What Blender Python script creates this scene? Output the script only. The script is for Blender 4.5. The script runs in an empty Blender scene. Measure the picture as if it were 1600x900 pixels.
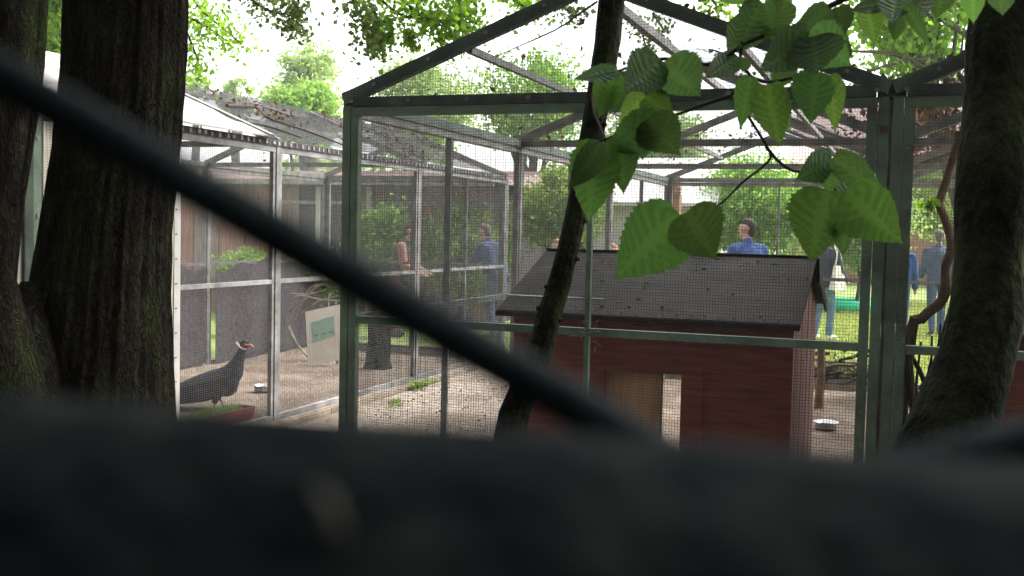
import bpy, math, random
import numpy as np
from mathutils import Vector, Matrix
random.seed(7); rng = np.random.default_rng(7)
R = math.radians
S = bpy.context.scene
col = S.collection

# ------------------------------------------------------------------ camera
F = 1700.0; CAMH = 1.6
YAW, PIT, ROL = R(20.0), R(3.05), R(1.3)
def v3(*a): return np.array(a, float)
fw = v3(-math.sin(YAW)*math.cos(PIT), math.cos(YAW)*math.cos(PIT), -math.sin(PIT))
r0 = v3(math.cos(YAW), math.sin(YAW), 0); u0 = np.cross(r0, fw)
cr = r0*math.cos(ROL)+u0*math.sin(ROL); cu = u0*math.cos(ROL)-r0*math.sin(ROL)
CAM = v3(0, 0, CAMH)
cd = bpy.data.cameras.new('camera'); cam = bpy.data.objects.new('camera', cd); col.objects.link(cam)
cam.matrix_world = Matrix(((cr[0], cu[0], -fw[0], 0), (cr[1], cu[1], -fw[1], 0), (cr[2], cu[2], -fw[2], CAMH), (0, 0, 0, 1)))
cd.sensor_width = 36; cd.lens = 36*F/1600; cd.clip_start = 0.005; cd.clip_end = 2000
cd.dof.use_dof = True; cd.dof.focus_distance = 5.5; cd.dof.aperture_fstop = 21
S.camera = cam
# ------------------------------------------------------------------ world, sun, exposure
W = bpy.data.worlds.new('World'); S.world = W; W.use_nodes = True
nt = W.node_tree; nt.nodes.clear()
SUN_EL, SUN_AZ = R(52), R(38)          # azimuth clockwise from +Y
sky = nt.nodes.new('ShaderNodeTexSky'); sky.sky_type = 'NISHITA'; sky.sun_disc = False
sky.sun_elevation = SUN_EL; sky.sun_rotation = SUN_AZ; sky.air_density = 1.0; sky.dust_density = 4.0
hs = nt.nodes.new('ShaderNodeHueSaturation'); hs.inputs['Saturation'].default_value = 0.12
bg = nt.nodes.new('ShaderNodeBackground'); bg.inputs['Strength'].default_value = 0.15
ow = nt.nodes.new('ShaderNodeOutputWorld')
nt.links.new(sky.outputs[0], hs.inputs['Color']); nt.links.new(hs.outputs[0], bg.inputs['Color']); nt.links.new(bg.outputs[0], ow.inputs['Surface'])
sl = bpy.data.lights.new('sun', 'SUN'); sl.energy = 1.5; sl.angle = R(25); sl.color = (1, .97, .92)
so = bpy.data.objects.new('sun', sl); col.objects.link(so)
sd = Vector((math.sin(SUN_AZ)*math.cos(SUN_EL), math.cos(SUN_AZ)*math.cos(SUN_EL), math.sin(SUN_EL)))
so.rotation_euler = sd.to_track_quat('Z', 'Y').to_euler(); so.location = (3, 3, 15)
S.view_settings.view_transform = 'Standard'; S.view_settings.look = 'None'
S.view_settings.exposure = 2.2; S.view_settings.gamma = 1.0; S.view_settings.use_curve_mapping = False
S.cycles.max_bounces = 8; S.cycles.transparent_max_bounces = 8

# ------------------------------------------------------------------ pixel -> place (a direction; distance from what it touches)
def ray(x, y): return fw+cr*(x-800)/F-cu*(y-450)/F
def G(x, y, z=0): d = ray(x, y); return CAM+d*(z-CAMH)/d[2]
def PX(x, y, X): d = ray(x, y); return CAM+d*X/d[0]
def PY(x, y, Y): d = ray(x, y); return CAM+d*Y/d[1]
def PD(x, y, D): return CAM+ray(x, y)*D

# ------------------------------------------------------------------ materials
def mat(name, cols, rough=.7, scale=8, bump=0.0, bscale=None, metal=0, stretch=(1, 1, 1), ramp=None, detail=6, spec=.3, trans=None, attr=False, patch=None, crack=None):
    m = bpy.data.materials.new(name); m.use_nodes = True; t = m.node_tree; n = t.nodes; l = t.links
    p = n['Principled BSDF']; p.inputs['Roughness'].default_value = rough; p.inputs['Metallic'].default_value = metal
    p.inputs['Specular IOR Level'].default_value = spec
    tc = n.new('ShaderNodeTexCoord'); mp = n.new('ShaderNodeMapping'); mp.inputs['Scale'].default_value = stretch
    l.new(tc.outputs['Object'], mp.inputs['Vector'])
    no = n.new('ShaderNodeTexNoise'); no.inputs['Scale'].default_value = scale; no.inputs['Detail'].default_value = detail; no.inputs['Roughness'].default_value = .62
    l.new(mp.outputs[0], no.inputs['Vector'])
    cr_ = n.new('ShaderNodeValToRGB'); e = cr_.color_ramp.elements
    pos = ramp or [.3+.4*i/max(1, len(cols)-1) for i in range(len(cols))]
    while len(e) < len(cols): e.new(.5)
    for i, c in enumerate(cols): e[i].position = pos[i]; e[i].color = (*c, 1)
    fac = no.outputs['Fac']
    if attr:
        at = n.new('ShaderNodeAttribute'); at.attribute_name = 'tone'; fac = at.outputs['Fac']
    l.new(fac, cr_.inputs['Fac'])
    colr = cr_.outputs['Color']
    if patch:
        n2 = n.new('ShaderNodeTexNoise'); n2.inputs['Scale'].default_value = patch[0]; n2.inputs['Detail'].default_value = 5; l.new(tc.outputs['Object'], n2.inputs['Vector'])
        r2 = n.new('ShaderNodeValToRGB'); r2.color_ramp.elements[0].position = .38; r2.color_ramp.elements[0].color = (*patch[1], 1); r2.color_ramp.elements[1].position = .62; r2.color_ramp.elements[1].color = (1, 1, 1, 1)
        l.new(n2.outputs['Fac'], r2.inputs['Fac'])
        m2 = n.new('ShaderNodeMixRGB'); m2.blend_type = 'MULTIPLY'; m2.inputs[0].default_value = 1; l.new(colr, m2.inputs[1]); l.new(r2.outputs[0], m2.inputs[2]); colr = m2.outputs[0]
    l.new(colr, p.inputs['Base Color'])
    if bump:
        nb = n.new('ShaderNodeTexNoise'); nb.inputs['Scale'].default_value = bscale or scale*3; nb.inputs['Detail'].default_value = 8
        l.new(mp.outputs[0], nb.inputs['Vector'])
        b = n.new('ShaderNodeBump'); b.inputs['Strength'].default_value = bump; b.inputs['Distance'].default_value = .02
        hsrc = nb.outputs['Fac']
        if crack:
            vo = n.new('ShaderNodeTexVoronoi'); vo.feature = 'DISTANCE_TO_EDGE'; vo.inputs['Scale'].default_value = crack
            wn = n.new('ShaderNodeMixRGB'); wn.blend_type = 'ADD'; wn.inputs[0].default_value = .16; l.new(mp.outputs[0], wn.inputs[1]); l.new(nb.outputs['Color'], wn.inputs[2]); l.new(wn.outputs[0], vo.inputs['Vector'])
            rv = n.new('ShaderNodeMapRange'); rv.inputs[2].default_value = .18; l.new(vo.outputs['Distance'], rv.inputs[0])
            ah = n.new('ShaderNodeMath'); ah.operation = 'ADD'; l.new(rv.outputs[0], ah.inputs[0]); l.new(nb.outputs['Fac'], ah.inputs[1]); hsrc = ah.outputs[0]
        l.new(hsrc, b.inputs['Height']); l.new(b.outputs[0], p.inputs['Normal'])
    if trans:
        tr = n.new('ShaderNodeBsdfTranslucent'); mx = n.new('ShaderNodeMixShader'); mx.inputs[0].default_value = trans[1]
        g = n.new('ShaderNodeMixRGB'); g.blend_type = 'MULTIPLY'; g.inputs[0].default_value = 1; g.inputs[2].default_value = (*trans[0], 1)
        l.new(colr, g.inputs[1]); l.new(g.outputs[0], tr.inputs['Color'])
        l.new(p.outputs[0], mx.inputs[1]); l.new(tr.outputs[0], mx.inputs[2]); l.new(mx.outputs[0], n['Material Output'].inputs['Surface'])
    return m

M = {}
M['soil'] = mat('soil', [(.02, .015, .01), (.05, .038, .026), (.09, .07, .045)], .95, 6, .6, 60)
M['turf'] = mat('turf', [(.09, .14, .03), (.16, .22, .05), (.24, .27, .08)], .9, 3, .4, 80)
M['gravel'] = mat('gravel', [(.145, .105, .075), (.265, .205, .155), (.39, .325, .26)], .9, 45, .9, 120, patch=(1.6, (.5, .44, .4)))
M['path'] = mat('path_grit', [(.24, .19, .15), (.38, .32, .26), (.46, .40, .34)], .9, 9, .6, 150, patch=(1.3, (.6, .55, .52)))
M['pebble'] = mat('pebble', [(.12, .085, .06), (.23, .17, .125), (.36, .29, .23)], .8, 40, attr=True, ramp=[0, .5, 1])
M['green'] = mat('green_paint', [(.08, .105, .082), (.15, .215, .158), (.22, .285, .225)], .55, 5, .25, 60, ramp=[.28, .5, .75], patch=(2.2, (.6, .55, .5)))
M['green_dark'] = mat('grimy_green_paint', [(.05, .06, .052), (.10, .125, .105), (.17, .205, .175)], .7, 6, .3, 60, ramp=[.3, .5, .72])  # darker green for eave beams, front tie beam and front rafters
M['rust'] = mat('rust', [(.06, .03, .02), (.14, .07, .04)], .9, 20, .3)
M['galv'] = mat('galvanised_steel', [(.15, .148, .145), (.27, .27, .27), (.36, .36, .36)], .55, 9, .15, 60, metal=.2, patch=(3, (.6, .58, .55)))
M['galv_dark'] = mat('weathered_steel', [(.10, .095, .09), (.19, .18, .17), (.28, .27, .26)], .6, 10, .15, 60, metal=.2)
M['wire'] = mat('mesh_wire', [(.035, .04, .038), (.07, .075, .07)], .6, 8, metal=.2)
M['wire_grey'] = mat('galvanised_mesh_wire', [(.08, .08, .085), (.15, .15, .155)], .55, 8, metal=.3)
M['white_post'] = mat('white_paint', [(.36, .345, .32), (.46, .45, .43)], .6, 6, .1)
M['cream'] = mat('cream_board', [(.50, .45, .36), (.66, .61, .51), (.72, .67, .58)], .6, 4, .1)
M['sheet'] = mat('pale_roof_sheet', [(.10, .09, .075), (.30, .285, .26), (.42, .40, .375)], .6, 5, .1, 30, ramp=[.30, .46, .7], detail=10)
M['sill'] = mat('weathered_sill', [(.14, .11, .085), (.27, .22, .17), (.38, .33, .27)], .85, 8, .4, 50)
M['red_wood'] = mat('red_stained_wood', [(.16, .034, .023), (.27, .06, .04), (.36, .10, .065)], .6, 5, .25, 30, stretch=(1, 1, 9))
M['red_side'] = mat('faded_red_boards', [(.17, .085, .07), (.27, .15, .125), (.36, .22, .19)], .75, 4, .3, 30, stretch=(9, 9, .8))  # side walls paler, the light on that side put into the colour
M['felt'] = mat('roof_felt', [(.018, .016, .0145), (.032, .028, .0255), (.075, .068, .062)], .8, 4, .25, 90, stretch=(1, 9, 9), ramp=[.32, .52, .8], spec=.15, patch=(3.5, (.6, .62, .55)))
M['inner_wood'] = mat('brown_plywood', [(.44, .21, .12), (.60, .33, .20), (.68, .42, .28)], .7, 3, .15, stretch=(6, 6, 1))
M['trim'] = mat('red_trim', [(.03, .011, .009), (.055, .018, .014)], .7, 8, .2)
M['dark_frame'] = mat('dark_door_frame', [(.015, .008, .007), (.03, .014, .011)], .7, 8, .2)
M['bark'] = mat('mossy_bark', [(.009, .008, .006), (.024, .020, .015), (.04, .035, .024), (.04, .054, .018), (.11, .08, .05)], .95, 11, .8, 34, stretch=(1, 1, .4), ramp=[.26, .42, .54, .64, .78], spec=.06, patch=(2.5, (.5, .52, .45)), crack=34)
M['bark_smooth'] = mat('smooth_bark', [(.008, .009, .007), (.024, .026, .016), (.045, .055, .022), (.08, .08, .05)], .9, 8, .9, 45, stretch=(1, 1, .8), ramp=[.3, .45, .58, .76], spec=.08, patch=(5, (.3, .34, .28)))
M['bark_far'] = mat('grey_bark', [(.05, .042, .032), (.10, .085, .065)], .9, 5, .4)
M['perch'] = mat('brown_branch', [(.07, .038, .026), (.15, .085, .055), (.22, .14, .09)], .85, 10, .5, 40)
M['pale_branch'] = mat('pale_dead_branch', [(.2, .16, .11), (.36, .31, .24)], .85, 12, .4)
M['litter'] = mat('dead_leaf', [(.035, .022, .014), (.09, .05, .03), (.20, .11, .06)], .85, attr=True, ramp=[0, .6, 1], trans=((1.2, 1, .8), .25))
M['twig'] = mat('dead_twig', [(.02, .015, .011), (.05, .037, .026)], .9, 20)
M['steel_bowl'] = mat('steel_bowl', [(.5, .5, .5), (.66, .66, .66)], .28, 10, metal=.9)
M['red_tray'] = mat('red_plastic', [(.13, .025, .02), (.2, .045, .035)], .5, 8)
M['grass'] = mat('grass_blade', [(.08, .16, .02), (.16, .27, .04), (.27, .36, .08)], .7, attr=True, ramp=[0, .5, 1], trans=((1.3, 1.3, .8), .35))
M['lawn_blade'] = mat('lawn_grass', [(.20, .26, .05), (.30, .36, .09), (.42, .43, .15)], .7, attr=True, ramp=[0, .5, 1], trans=((1.3, 1.3, .8), .3))
M['shade_net'] = mat('dark_windbreak', [(.022, .018, .02), (.05, .042, .045), (.08, .07, .07)], .9, 20, .4, 90)
M['paper'] = mat('green_paper', [(.20, .34, .25), (.30, .45, .36)], .7, 30)
M['board'] = mat('sign_board', [(.62, .56, .45), (.74, .68, .57)], .7, 5, .1)
M['red_board'] = mat('red_barn_board', [(.17, .075, .06), (.28, .14, .115), (.36, .21, .17)], .85, 3, .3, stretch=(6, 6, .6))
M['red_board_old'] = mat('greyed_barn_board', [(.13, .08, .07), (.22, .15, .135), (.3, .22, .2)], .85, 3, .3, stretch=(6, 6, .6))
M['roof_tile'] = mat('pinkish_roof', [(.30, .21, .20), (.40, .30, .29), (.48, .38, .37)], .85, 3, .5, 20, stretch=(1, 3, 3))
M['white_wall'] = mat('white_render', [(.62, .60, .57), (.76, .74, .72)], .8, 2, .1)
M['pale_roof'] = mat('pale_metal_roof', [(.5, .49, .48), (.64, .63, .62)], .6, 2, .1)
M['brick'] = mat('brickwork', [(.19, .085, .06), (.28, .14, .10)], .85, 8, .3)
M['mortar'] = mat('mortar', [(.35, .3, .26), (.45, .4, .36)], .9, 8)
M['glass'] = mat('dark_glass', [(.03, .035, .04), (.06, .07, .08)], .12, 3, spec=.6)
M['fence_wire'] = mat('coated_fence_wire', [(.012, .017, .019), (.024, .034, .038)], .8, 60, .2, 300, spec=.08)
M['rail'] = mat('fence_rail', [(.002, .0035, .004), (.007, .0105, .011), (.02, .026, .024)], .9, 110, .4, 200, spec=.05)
M['dropping'] = mat('dropping', [(.12, .115, .10), (.2, .19, .165)], .8, 100)
M['pool'] = mat('green_plastic', [(.02, .45, .22), (.04, .55, .3)], .4, 3)
def foliage(name, cols, t=.45): return mat(name, cols, .6, attr=True, ramp=[0, .5, 1][:len(cols)], trans=((1.25, 1.35, .7), t), spec=.25)
M['leaf_maple'] = foliage('maple_leaves', [(.09, .18, .02), (.17, .30, .035), (.27, .41, .06)], .62)
M['leaf_dull'] = foliage('olive_leaves', [(.06, .09, .03), (.10, .15, .045), (.15, .21, .07)], .42)  # olive tone puts backlit shade into the boughs; brush leaves share it
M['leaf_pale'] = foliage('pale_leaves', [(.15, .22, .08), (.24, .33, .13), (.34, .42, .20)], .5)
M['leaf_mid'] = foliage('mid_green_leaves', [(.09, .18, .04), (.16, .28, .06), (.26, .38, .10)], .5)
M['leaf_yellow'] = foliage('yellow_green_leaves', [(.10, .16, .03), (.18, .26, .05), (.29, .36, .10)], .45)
M['leaf_dark'] = foliage('evergreen_leaves', [(.008, .018, .006), (.018, .032, .01), (.03, .045, .015)], .1)  # for the unseen crown and leaf screen, added to block sky light

def leaf_mat(name, c0, c1, tcol, tf):
    m = bpy.data.materials.new(name); m.use_nodes = True; t = m.node_tree; n = t.nodes; l = t.links
    p = n['Principled BSDF']; p.inputs['Roughness'].default_value = .5; p.inputs['Specular IOR Level'].default_value = .35
    at = n.new('ShaderNodeAttribute'); at.attribute_name = 'vein'
    rp = n.new('ShaderNodeValToRGB'); e = rp.color_ramp.elements
    e[0].position = .12; e[0].color = (*c0, 1); e[1].position = .75; e[1].color = (*c1, 1)
    tc = n.new('ShaderNodeTexCoord'); no = n.new('ShaderNodeTexNoise'); no.inputs['Scale'].default_value = 40; no.inputs['Detail'].default_value = 5
    l.new(tc.outputs['Object'], no.inputs['Vector'])
    ad = n.new('ShaderNodeMath'); ad.operation = 'MULTIPLY_ADD'; ad.inputs[1].default_value = .5; ad.inputs[2].default_value = -.2
    a2 = n.new('ShaderNodeMath'); a2.operation = 'ADD'
    l.new(no.outputs['Fac'], ad.inputs[0]); l.new(ad.outputs[0], a2.inputs[0]); l.new(at.outputs['Fac'], a2.inputs[1])
    l.new(a2.outputs[0], rp.inputs['Fac'])
    oi = n.new('ShaderNodeObjectInfo'); hv_ = n.new('ShaderNodeHueSaturation'); mr = n.new('ShaderNodeMapRange'); mr.inputs[3].default_value = .72; mr.inputs[4].default_value = 1.35
    mh = n.new('ShaderNodeMapRange'); mh.inputs[3].default_value = .485; mh.inputs[4].default_value = .515
    l.new(oi.outputs['Random'], mr.inputs[0]); l.new(oi.outputs['Random'], mh.inputs[0]); l.new(mr.outputs[0], hv_.inputs['Value']); l.new(mh.outputs[0], hv_.inputs['Hue']); l.new(rp.outputs[0], hv_.inputs['Color'])
    rp = hv_; l.new(rp.outputs[0], p.inputs['Base Color'])
    tr = n.new('ShaderNodeBsdfTranslucent'); mx = n.new('ShaderNodeMixShader'); mx.inputs[0].default_value = tf
    g = n.new('ShaderNodeMixRGB'); g.blend_type = 'MULTIPLY'; g.inputs[0].default_value = 1; g.inputs[2].default_value = (*tcol, 1)
    l.new(rp.outputs[0], g.inputs[1]); l.new(g.outputs[0], tr.inputs['Color'])
    b = n.new('ShaderNodeBump'); b.inputs['Strength'].default_value = .5; b.inputs['Distance'].default_value = .003
    l.new(at.outputs['Fac'], b.inputs['Height']); l.new(b.outputs[0], p.inputs['Normal'])
    l.new(p.outputs[0], mx.inputs[1]); l.new(tr.outputs[0], mx.inputs[2]); l.new(mx.outputs[0], n['Material Output'].inputs['Surface'])
    return m
M['hazel'] = leaf_mat('fresh_broad_leaf', (.045, .088, .024), (.086, .155, .045), (1.7, 1.75, 1.0), .58)  # lit leaves, the light is put into the leaf colour
M['hazel_mid'] = leaf_mat('mid_broad_leaf', (.034, .073, .023), (.064, .12, .038), (1.65, 1.75, 1.0), .55)
M['hazel_old'] = leaf_mat('dark_broad_leaf', (.033, .066, .027), (.058, .105, .042), (1.6, 1.7, 1.0), .54)  # shaded leaves, the shade is put into the leaf colour

# ------------------------------------------------------------------ mesh helpers
ORG = {}
class MB:
    def __init__(s): s.v = []; s.f = []; s.t = None
    def quad(s, *p):
        n = len(s.v); s.v += [tuple(q) for q in p]; s.f.append(tuple(range(n, n+len(p)))); return s
    def box(s, lo, hi):
        n = len(s.v); x0, y0, z0 = lo; x1, y1, z1 = hi
        s.v += [(x0, y0, z0), (x1, y0, z0), (x1, y1, z0), (x0, y1, z0), (x0, y0, z1), (x1, y0, z1), (x1, y1, z1), (x0, y1, z1)]
        s.f += [tuple(n+i for i in q) for q in ((0, 3, 2, 1), (4, 5, 6, 7), (0, 1, 5, 4), (1, 2, 6, 5), (2, 3, 7, 6), (3, 0, 4, 7))]; return s
    def bar(s, a, b, w, h, up=(0, 0, 1), caps=True):
        a = np.array(a, float); b = np.array(b, float); d = b-a; d /= np.linalg.norm(d)
        up = np.array(up, float)
        if abs(d@up) > .98: up = v3(0, 1, 0)
        x = np.cross(d, up); x /= np.linalg.norm(x); y = np.cross(x, d)
        n = len(s.v)
        for p in (a, b):
            for sx, sy in ((-1, -1), (1, -1), (1, 1), (-1, 1)): s.v.append(tuple(p+x*sx*w/2+y*sy*h/2))
        for i in range(4): j = (i+1) % 4; s.f.append((n+i, n+j, n+4+j, n+4+i))
        if caps: s.f += [(n+3, n+2, n+1, n), (n+4, n+5, n+6, n+7)]
        return s
    def tube(s, pts, rad, k=8, wob=0.0, cap=True, flut=0.0):
        pts = [np.array(p, float) for p in pts]; n0 = len(s.v); N = len(pts)
        ref = v3(0.3, 1, 0.1)
        for i, p in enumerate(pts):
            d = pts[min(i+1, N-1)]-pts[max(i-1, 0)]; d /= np.linalg.norm(d)+1e-9
            x = np.cross(d, ref); x /= np.linalg.norm(x)+1e-9; y = np.cross(d, x)
            r = rad[i] if hasattr(rad, '__len__') else rad
            for j in range(k):
                a = 2*math.pi*j/k
                q = r*(1+(random.uniform(-wob, wob) if wob else 0)+(flut*math.sin(5*a+1+.6*math.sin(i*.21))+flut*.6*math.sin(11*a+i*.13) if flut else 0))
                s.v.append(tuple(p+x*math.cos(a)*q+y*math.sin(a)*q))
        for i in range(N-1):
            for j in range(k):
                a, b = n0+i*k+j, n0+i*k+(j+1) % k; s.f.append((a, b, b+k, a+k))
        if cap: s.f += [tuple(n0+j for j in reversed(range(k))), tuple(n0+(N-1)*k+j for j in range(k))]
        return s
    def lathe(s, c, prof, k=24):
        n0 = len(s.v)
        for r, z in prof:
            for j in range(k): a = 2*math.pi*j/k; s.v.append((c[0]+r*math.cos(a), c[1]+r*math.sin(a), c[2]+z))
        for i in range(len(prof)-1):
            for j in range(k): a, b = n0+i*k+j, n0+i*k+(j+1) % k; s.f.append((a, b, b+k, a+k))
        return s
    def prism(s, poly, off):                      # closed polygon (3D points) extruded along off
        n = len(s.v); k = len(poly); off = np.array(off)
        s.v += [tuple(np.array(p)) for p in poly]+[tuple(np.array(p)+off) for p in poly]
        s.f += [tuple(n+i for i in range(k)), tuple(n+k+i for i in reversed(range(k)))]
        for i in range(k): j = (i+1) % k; s.f.append((n+i, n+k+i, n+k+j, n+j))
        return s
    def build(s, name, m, parent=None, smooth=False, kind=None):
        o = ORG.get(parent.name, (0, 0, 0)) if parent else (0, 0, 0)
        me = bpy.data.meshes.new(name)
        V = np.array(s.v, float)-np.array(o)
        me.from_pydata([tuple(q) for q in V], [], s.f); me.materials.append(M[m] if isinstance(m, str) else m)
        if smooth: me.polygons.foreach_set('use_smooth', [True]*len(me.polygons))
        if s.t is not None:
            a = me.attributes.new('tone', 'FLOAT', 'FACE'); a.data.foreach_set('value', list(s.t))
        ob = bpy.data.objects.new(name, me); col.objects.link(ob)
        if parent: ob.parent = parent
        ORG[ob.name] = o
        if kind: ob['kind'] = kind
        return ob
def tag(o, label, cat, group=None):
    o['label'] = label; o['category'] = cat
    if group: o['group'] = group
    return o
def thing(name, loc, label, cat, group=None):
    o = bpy.data.objects.new(name, None); col.objects.link(o); o.location = loc; o.empty_display_size = .1
    ORG[o.name] = tuple(loc); return tag(o, label, cat, group)
def rawmesh(name, V, quads, m, parent=None, tone=None, kind=None, smooth=False, k=4):
    o = np.array(ORG.get(parent.name, (0, 0, 0)) if parent else (0, 0, 0))
    me = bpy.data.meshes.new(name); nv = len(V); nf = len(quads)
    me.vertices.add(nv); me.vertices.foreach_set('co', (V-o).astype(np.float32).ravel())
    me.loops.add(nf*k); me.loops.foreach_set('vertex_index', quads.astype(np.int32).ravel())
    me.polygons.add(nf); me.polygons.foreach_set('loop_start', np.arange(nf, dtype=np.int32)*k)
    me.update(calc_edges=True); me.materials.append(M[m])
    if smooth: me.polygons.foreach_set('use_smooth', [True]*nf)
    if tone is not None:
        a = me.attributes.new('tone', 'FLOAT', 'FACE'); a.data.foreach_set('value', tone.astype(np.float32))
    ob = bpy.data.objects.new(name, me); col.objects.link(ob)
    if parent: ob.parent = parent
    ORG[ob.name] = tuple(o)
    if kind: ob['kind'] = kind
    return ob
def leaf_quads(P, size, flat=0.0, aspect=.62, droop=.3):
    """diamond leaves, folded along the midrib: two quads' worth of shape in one 4-vert face"""
    n = len(P); d = rng.normal(size=(n, 3)); d[:, 2] -= droop; d /= np.linalg.norm(d, axis=1)[:, None]
    q = rng.normal(size=(n, 3)); q[:, 2] *= (1-flat); q -= (q*d).sum(1)[:, None]*d; q /= np.linalg.norm(q, axis=1)[:, None]
    s = size*rng.uniform(.65, 1.3, n)[:, None]
    nn = np.cross(d, q)
    V = np.stack([P-d*s*.5, P+q*s*aspect*.5-d*s*.08+nn*s*.08, P+d*s*.5, P-q*s*aspect*.5-d*s*.08+nn*s*.08], 1).reshape(-1, 3)
    return V, np.arange(n*4).reshape(n, 4)
def arr(*pts): return [np.array(p, float) for p in pts]
def spline(pts, n):
    P = np.array(pts, float); k = len(P); t = np.linspace(0, k-1, n); out = []
    for u in t:
        i = min(int(u), k-2); f = u-i
        p0, p1, p2, p3 = P[max(i-1, 0)], P[i], P[i+1], P[min(i+2, k-1)]
        out.append(.5*((2*p1)+(-p0+p2)*f+(2*p0-5*p1+4*p2-p3)*f*f+(-p0+3*p1-3*p2+p3)*f**3))
    return out

# blobs: a union of tapered capsules remeshed into one continuous surface
def blob(name, caps, m, parent, voxel=.012, smooth=6, extra=None):
    mb = MB()
    for a, ra, b, rb in caps:
        a = np.array(a, float); b = np.array(b, float); L = np.linalg.norm(b-a)
        d = (b-a)/L if L > 1e-6 else v3(0, 0, 1)
        pts = []; rad = []
        for t in (-.98, -.8, -.45, 0): pts.append(a+d*ra*t); rad.append(ra*math.sqrt(1-t*t))
        for t in (0, .45, .8, .98): pts.append(b+d*rb*t+d*1e-5); rad.append(rb*math.sqrt(1-t*t))
        mb.tube(pts, rad, 10)
    ob = mb.build(name, m, parent, True)
    md = ob.modifiers.new('r', 'REMESH'); md.mode = 'VOXEL'; md.voxel_size = voxel
    ms = ob.modifiers.new('s', 'SMOOTH'); ms.factor = .5; ms.iterations = smooth
    bpy.context.view_layer.update()
    dg = bpy.context.evaluated_depsgraph_get()
    me = bpy.data.meshes.new_from_object(ob.evaluated_get(dg))
    ob.modifiers.clear(); old = ob.data; ob.data = me; bpy.data.meshes.remove(old)
    me.name = name
    if not me.materials: me.materials.append(M[m] if isinstance(m, str) else m)
    me.polygons.foreach_set('use_smooth', [True]*len(me.polygons))
    return ob
def struct(o): o['kind'] = 'structure'; return o

# ================================================================== SETTING
struct(MB().quad((-250, -250, 0), (250, -250, 0), (250, 250, 0), (-250, 250, 0)).build('ground', 'turf'))
def sheet(name, x0, x1, y0, y1, z, m, jag=.12, nx=24):
    mb = MB(); xs = np.linspace(x0, x1, nx); a = [(x, y0+random.uniform(-jag, jag), z) for x in xs]; b = [(x, y1+random.uniform(-jag, jag), z) for x in xs]
    for i in range(nx-1): mb.quad(a[i], a[i+1], b[i+1], b[i])
    return struct(mb.build(name, m))
sheet('woodland_floor', -9, 9, -6, 4.3, .004, 'soil')
sheet('gravel_path', -4.55, -2.55, 4.2, 14.2, .008, 'path', .05)
sheet('aviary_floor', -2.5, 2.4, 4.55, 12.4, .010, 'gravel', .05)
sheet('gravel_floor', -7.1, -4.66, 4.75, 12.5, .010, 'gravel', .02)

# pebbles over the gravel in view
def pebbles(name, n, x0, x1, y0, y1, s):
    P = np.stack([rng.uniform(x0, x1, n), rng.uniform(y0, y1, n), np.full(n, .012)], 1)
    base = np.array([(1, 0, 0), (0, 1, 0), (-1, 0, 0), (0, -1, 0), (0, 0, .8)], float)
    sc = s*rng.uniform(.5, 1.5, (n, 1, 1)); an = rng.uniform(0, 6.28, n)
    rot = np.zeros((n, 3, 3)); rot[:, 0, 0] = np.cos(an); rot[:, 0, 1] = -np.sin(an); rot[:, 1, 0] = np.sin(an); rot[:, 1, 1] = np.cos(an); rot[:, 2, 2] = 1
    bb = base[None]*rng.uniform(.6, 1.2, (n, 5, 1))
    V = (np.einsum('nij,nkj->nki', rot, bb)*sc+P[:, None]).reshape(-1, 3)
    f = np.array([(0, 1, 4), (1, 2, 4), (2, 3, 4), (3, 0, 4)]); Q = (np.arange(n)[:, None, None]*5+f[None]).reshape(-1, 3)
    o = rawmesh(name, V, Q, 'pebble', None, np.repeat(rng.uniform(0, 1, n), 4), 'stuff', k=3)
    return o
tag(pebbles('gravel_stones', 3800, -7.0, -4.75, 6, 12.3, .011), 'loose tan gravel stones strewn over the grey aviary floor', 'gravel')
tag(pebbles('path_stones', 2200, -4.5, -2.6, 5.5, 13.5, .009), 'small stones scattered over the path between the two aviaries', 'gravel')
tag(pebbles('gravel_stones', 3500, -2.3, 1.5, 7, 12.3, .011), 'loose tan gravel stones strewn over the green aviary floor', 'gravel')

# lawn blades
def blades(name, n, x0, x1, y0, y1, h, w, m):
    P = np.stack([rng.uniform(x0, x1, n), rng.uniform(y0, y1, n), np.full(n, .004)], 1)
    a = rng.uniform(0, 6.28, n); u = np.stack([np.cos(a), np.sin(a), 0*a], 1)*w; ln = rng.normal(size=(n, 3))*.3; ln[:, 2] = 1
    V = np.stack([P-u, P+u, P+ln*h*rng.uniform(.5, 1.3, (n, 1))], 1).reshape(-1, 3)
    return rawmesh(name, V, np.arange(3*n).reshape(n, 3), m, None, rng.uniform(0, 1, n), 'stuff', k=3)
tag(blades('lawn_grass', 60000, -6, 4, 12.6, 30, .06, .012, 'lawn_blade'), 'bright yellow green lawn beyond the aviaries', 'grass')

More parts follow.
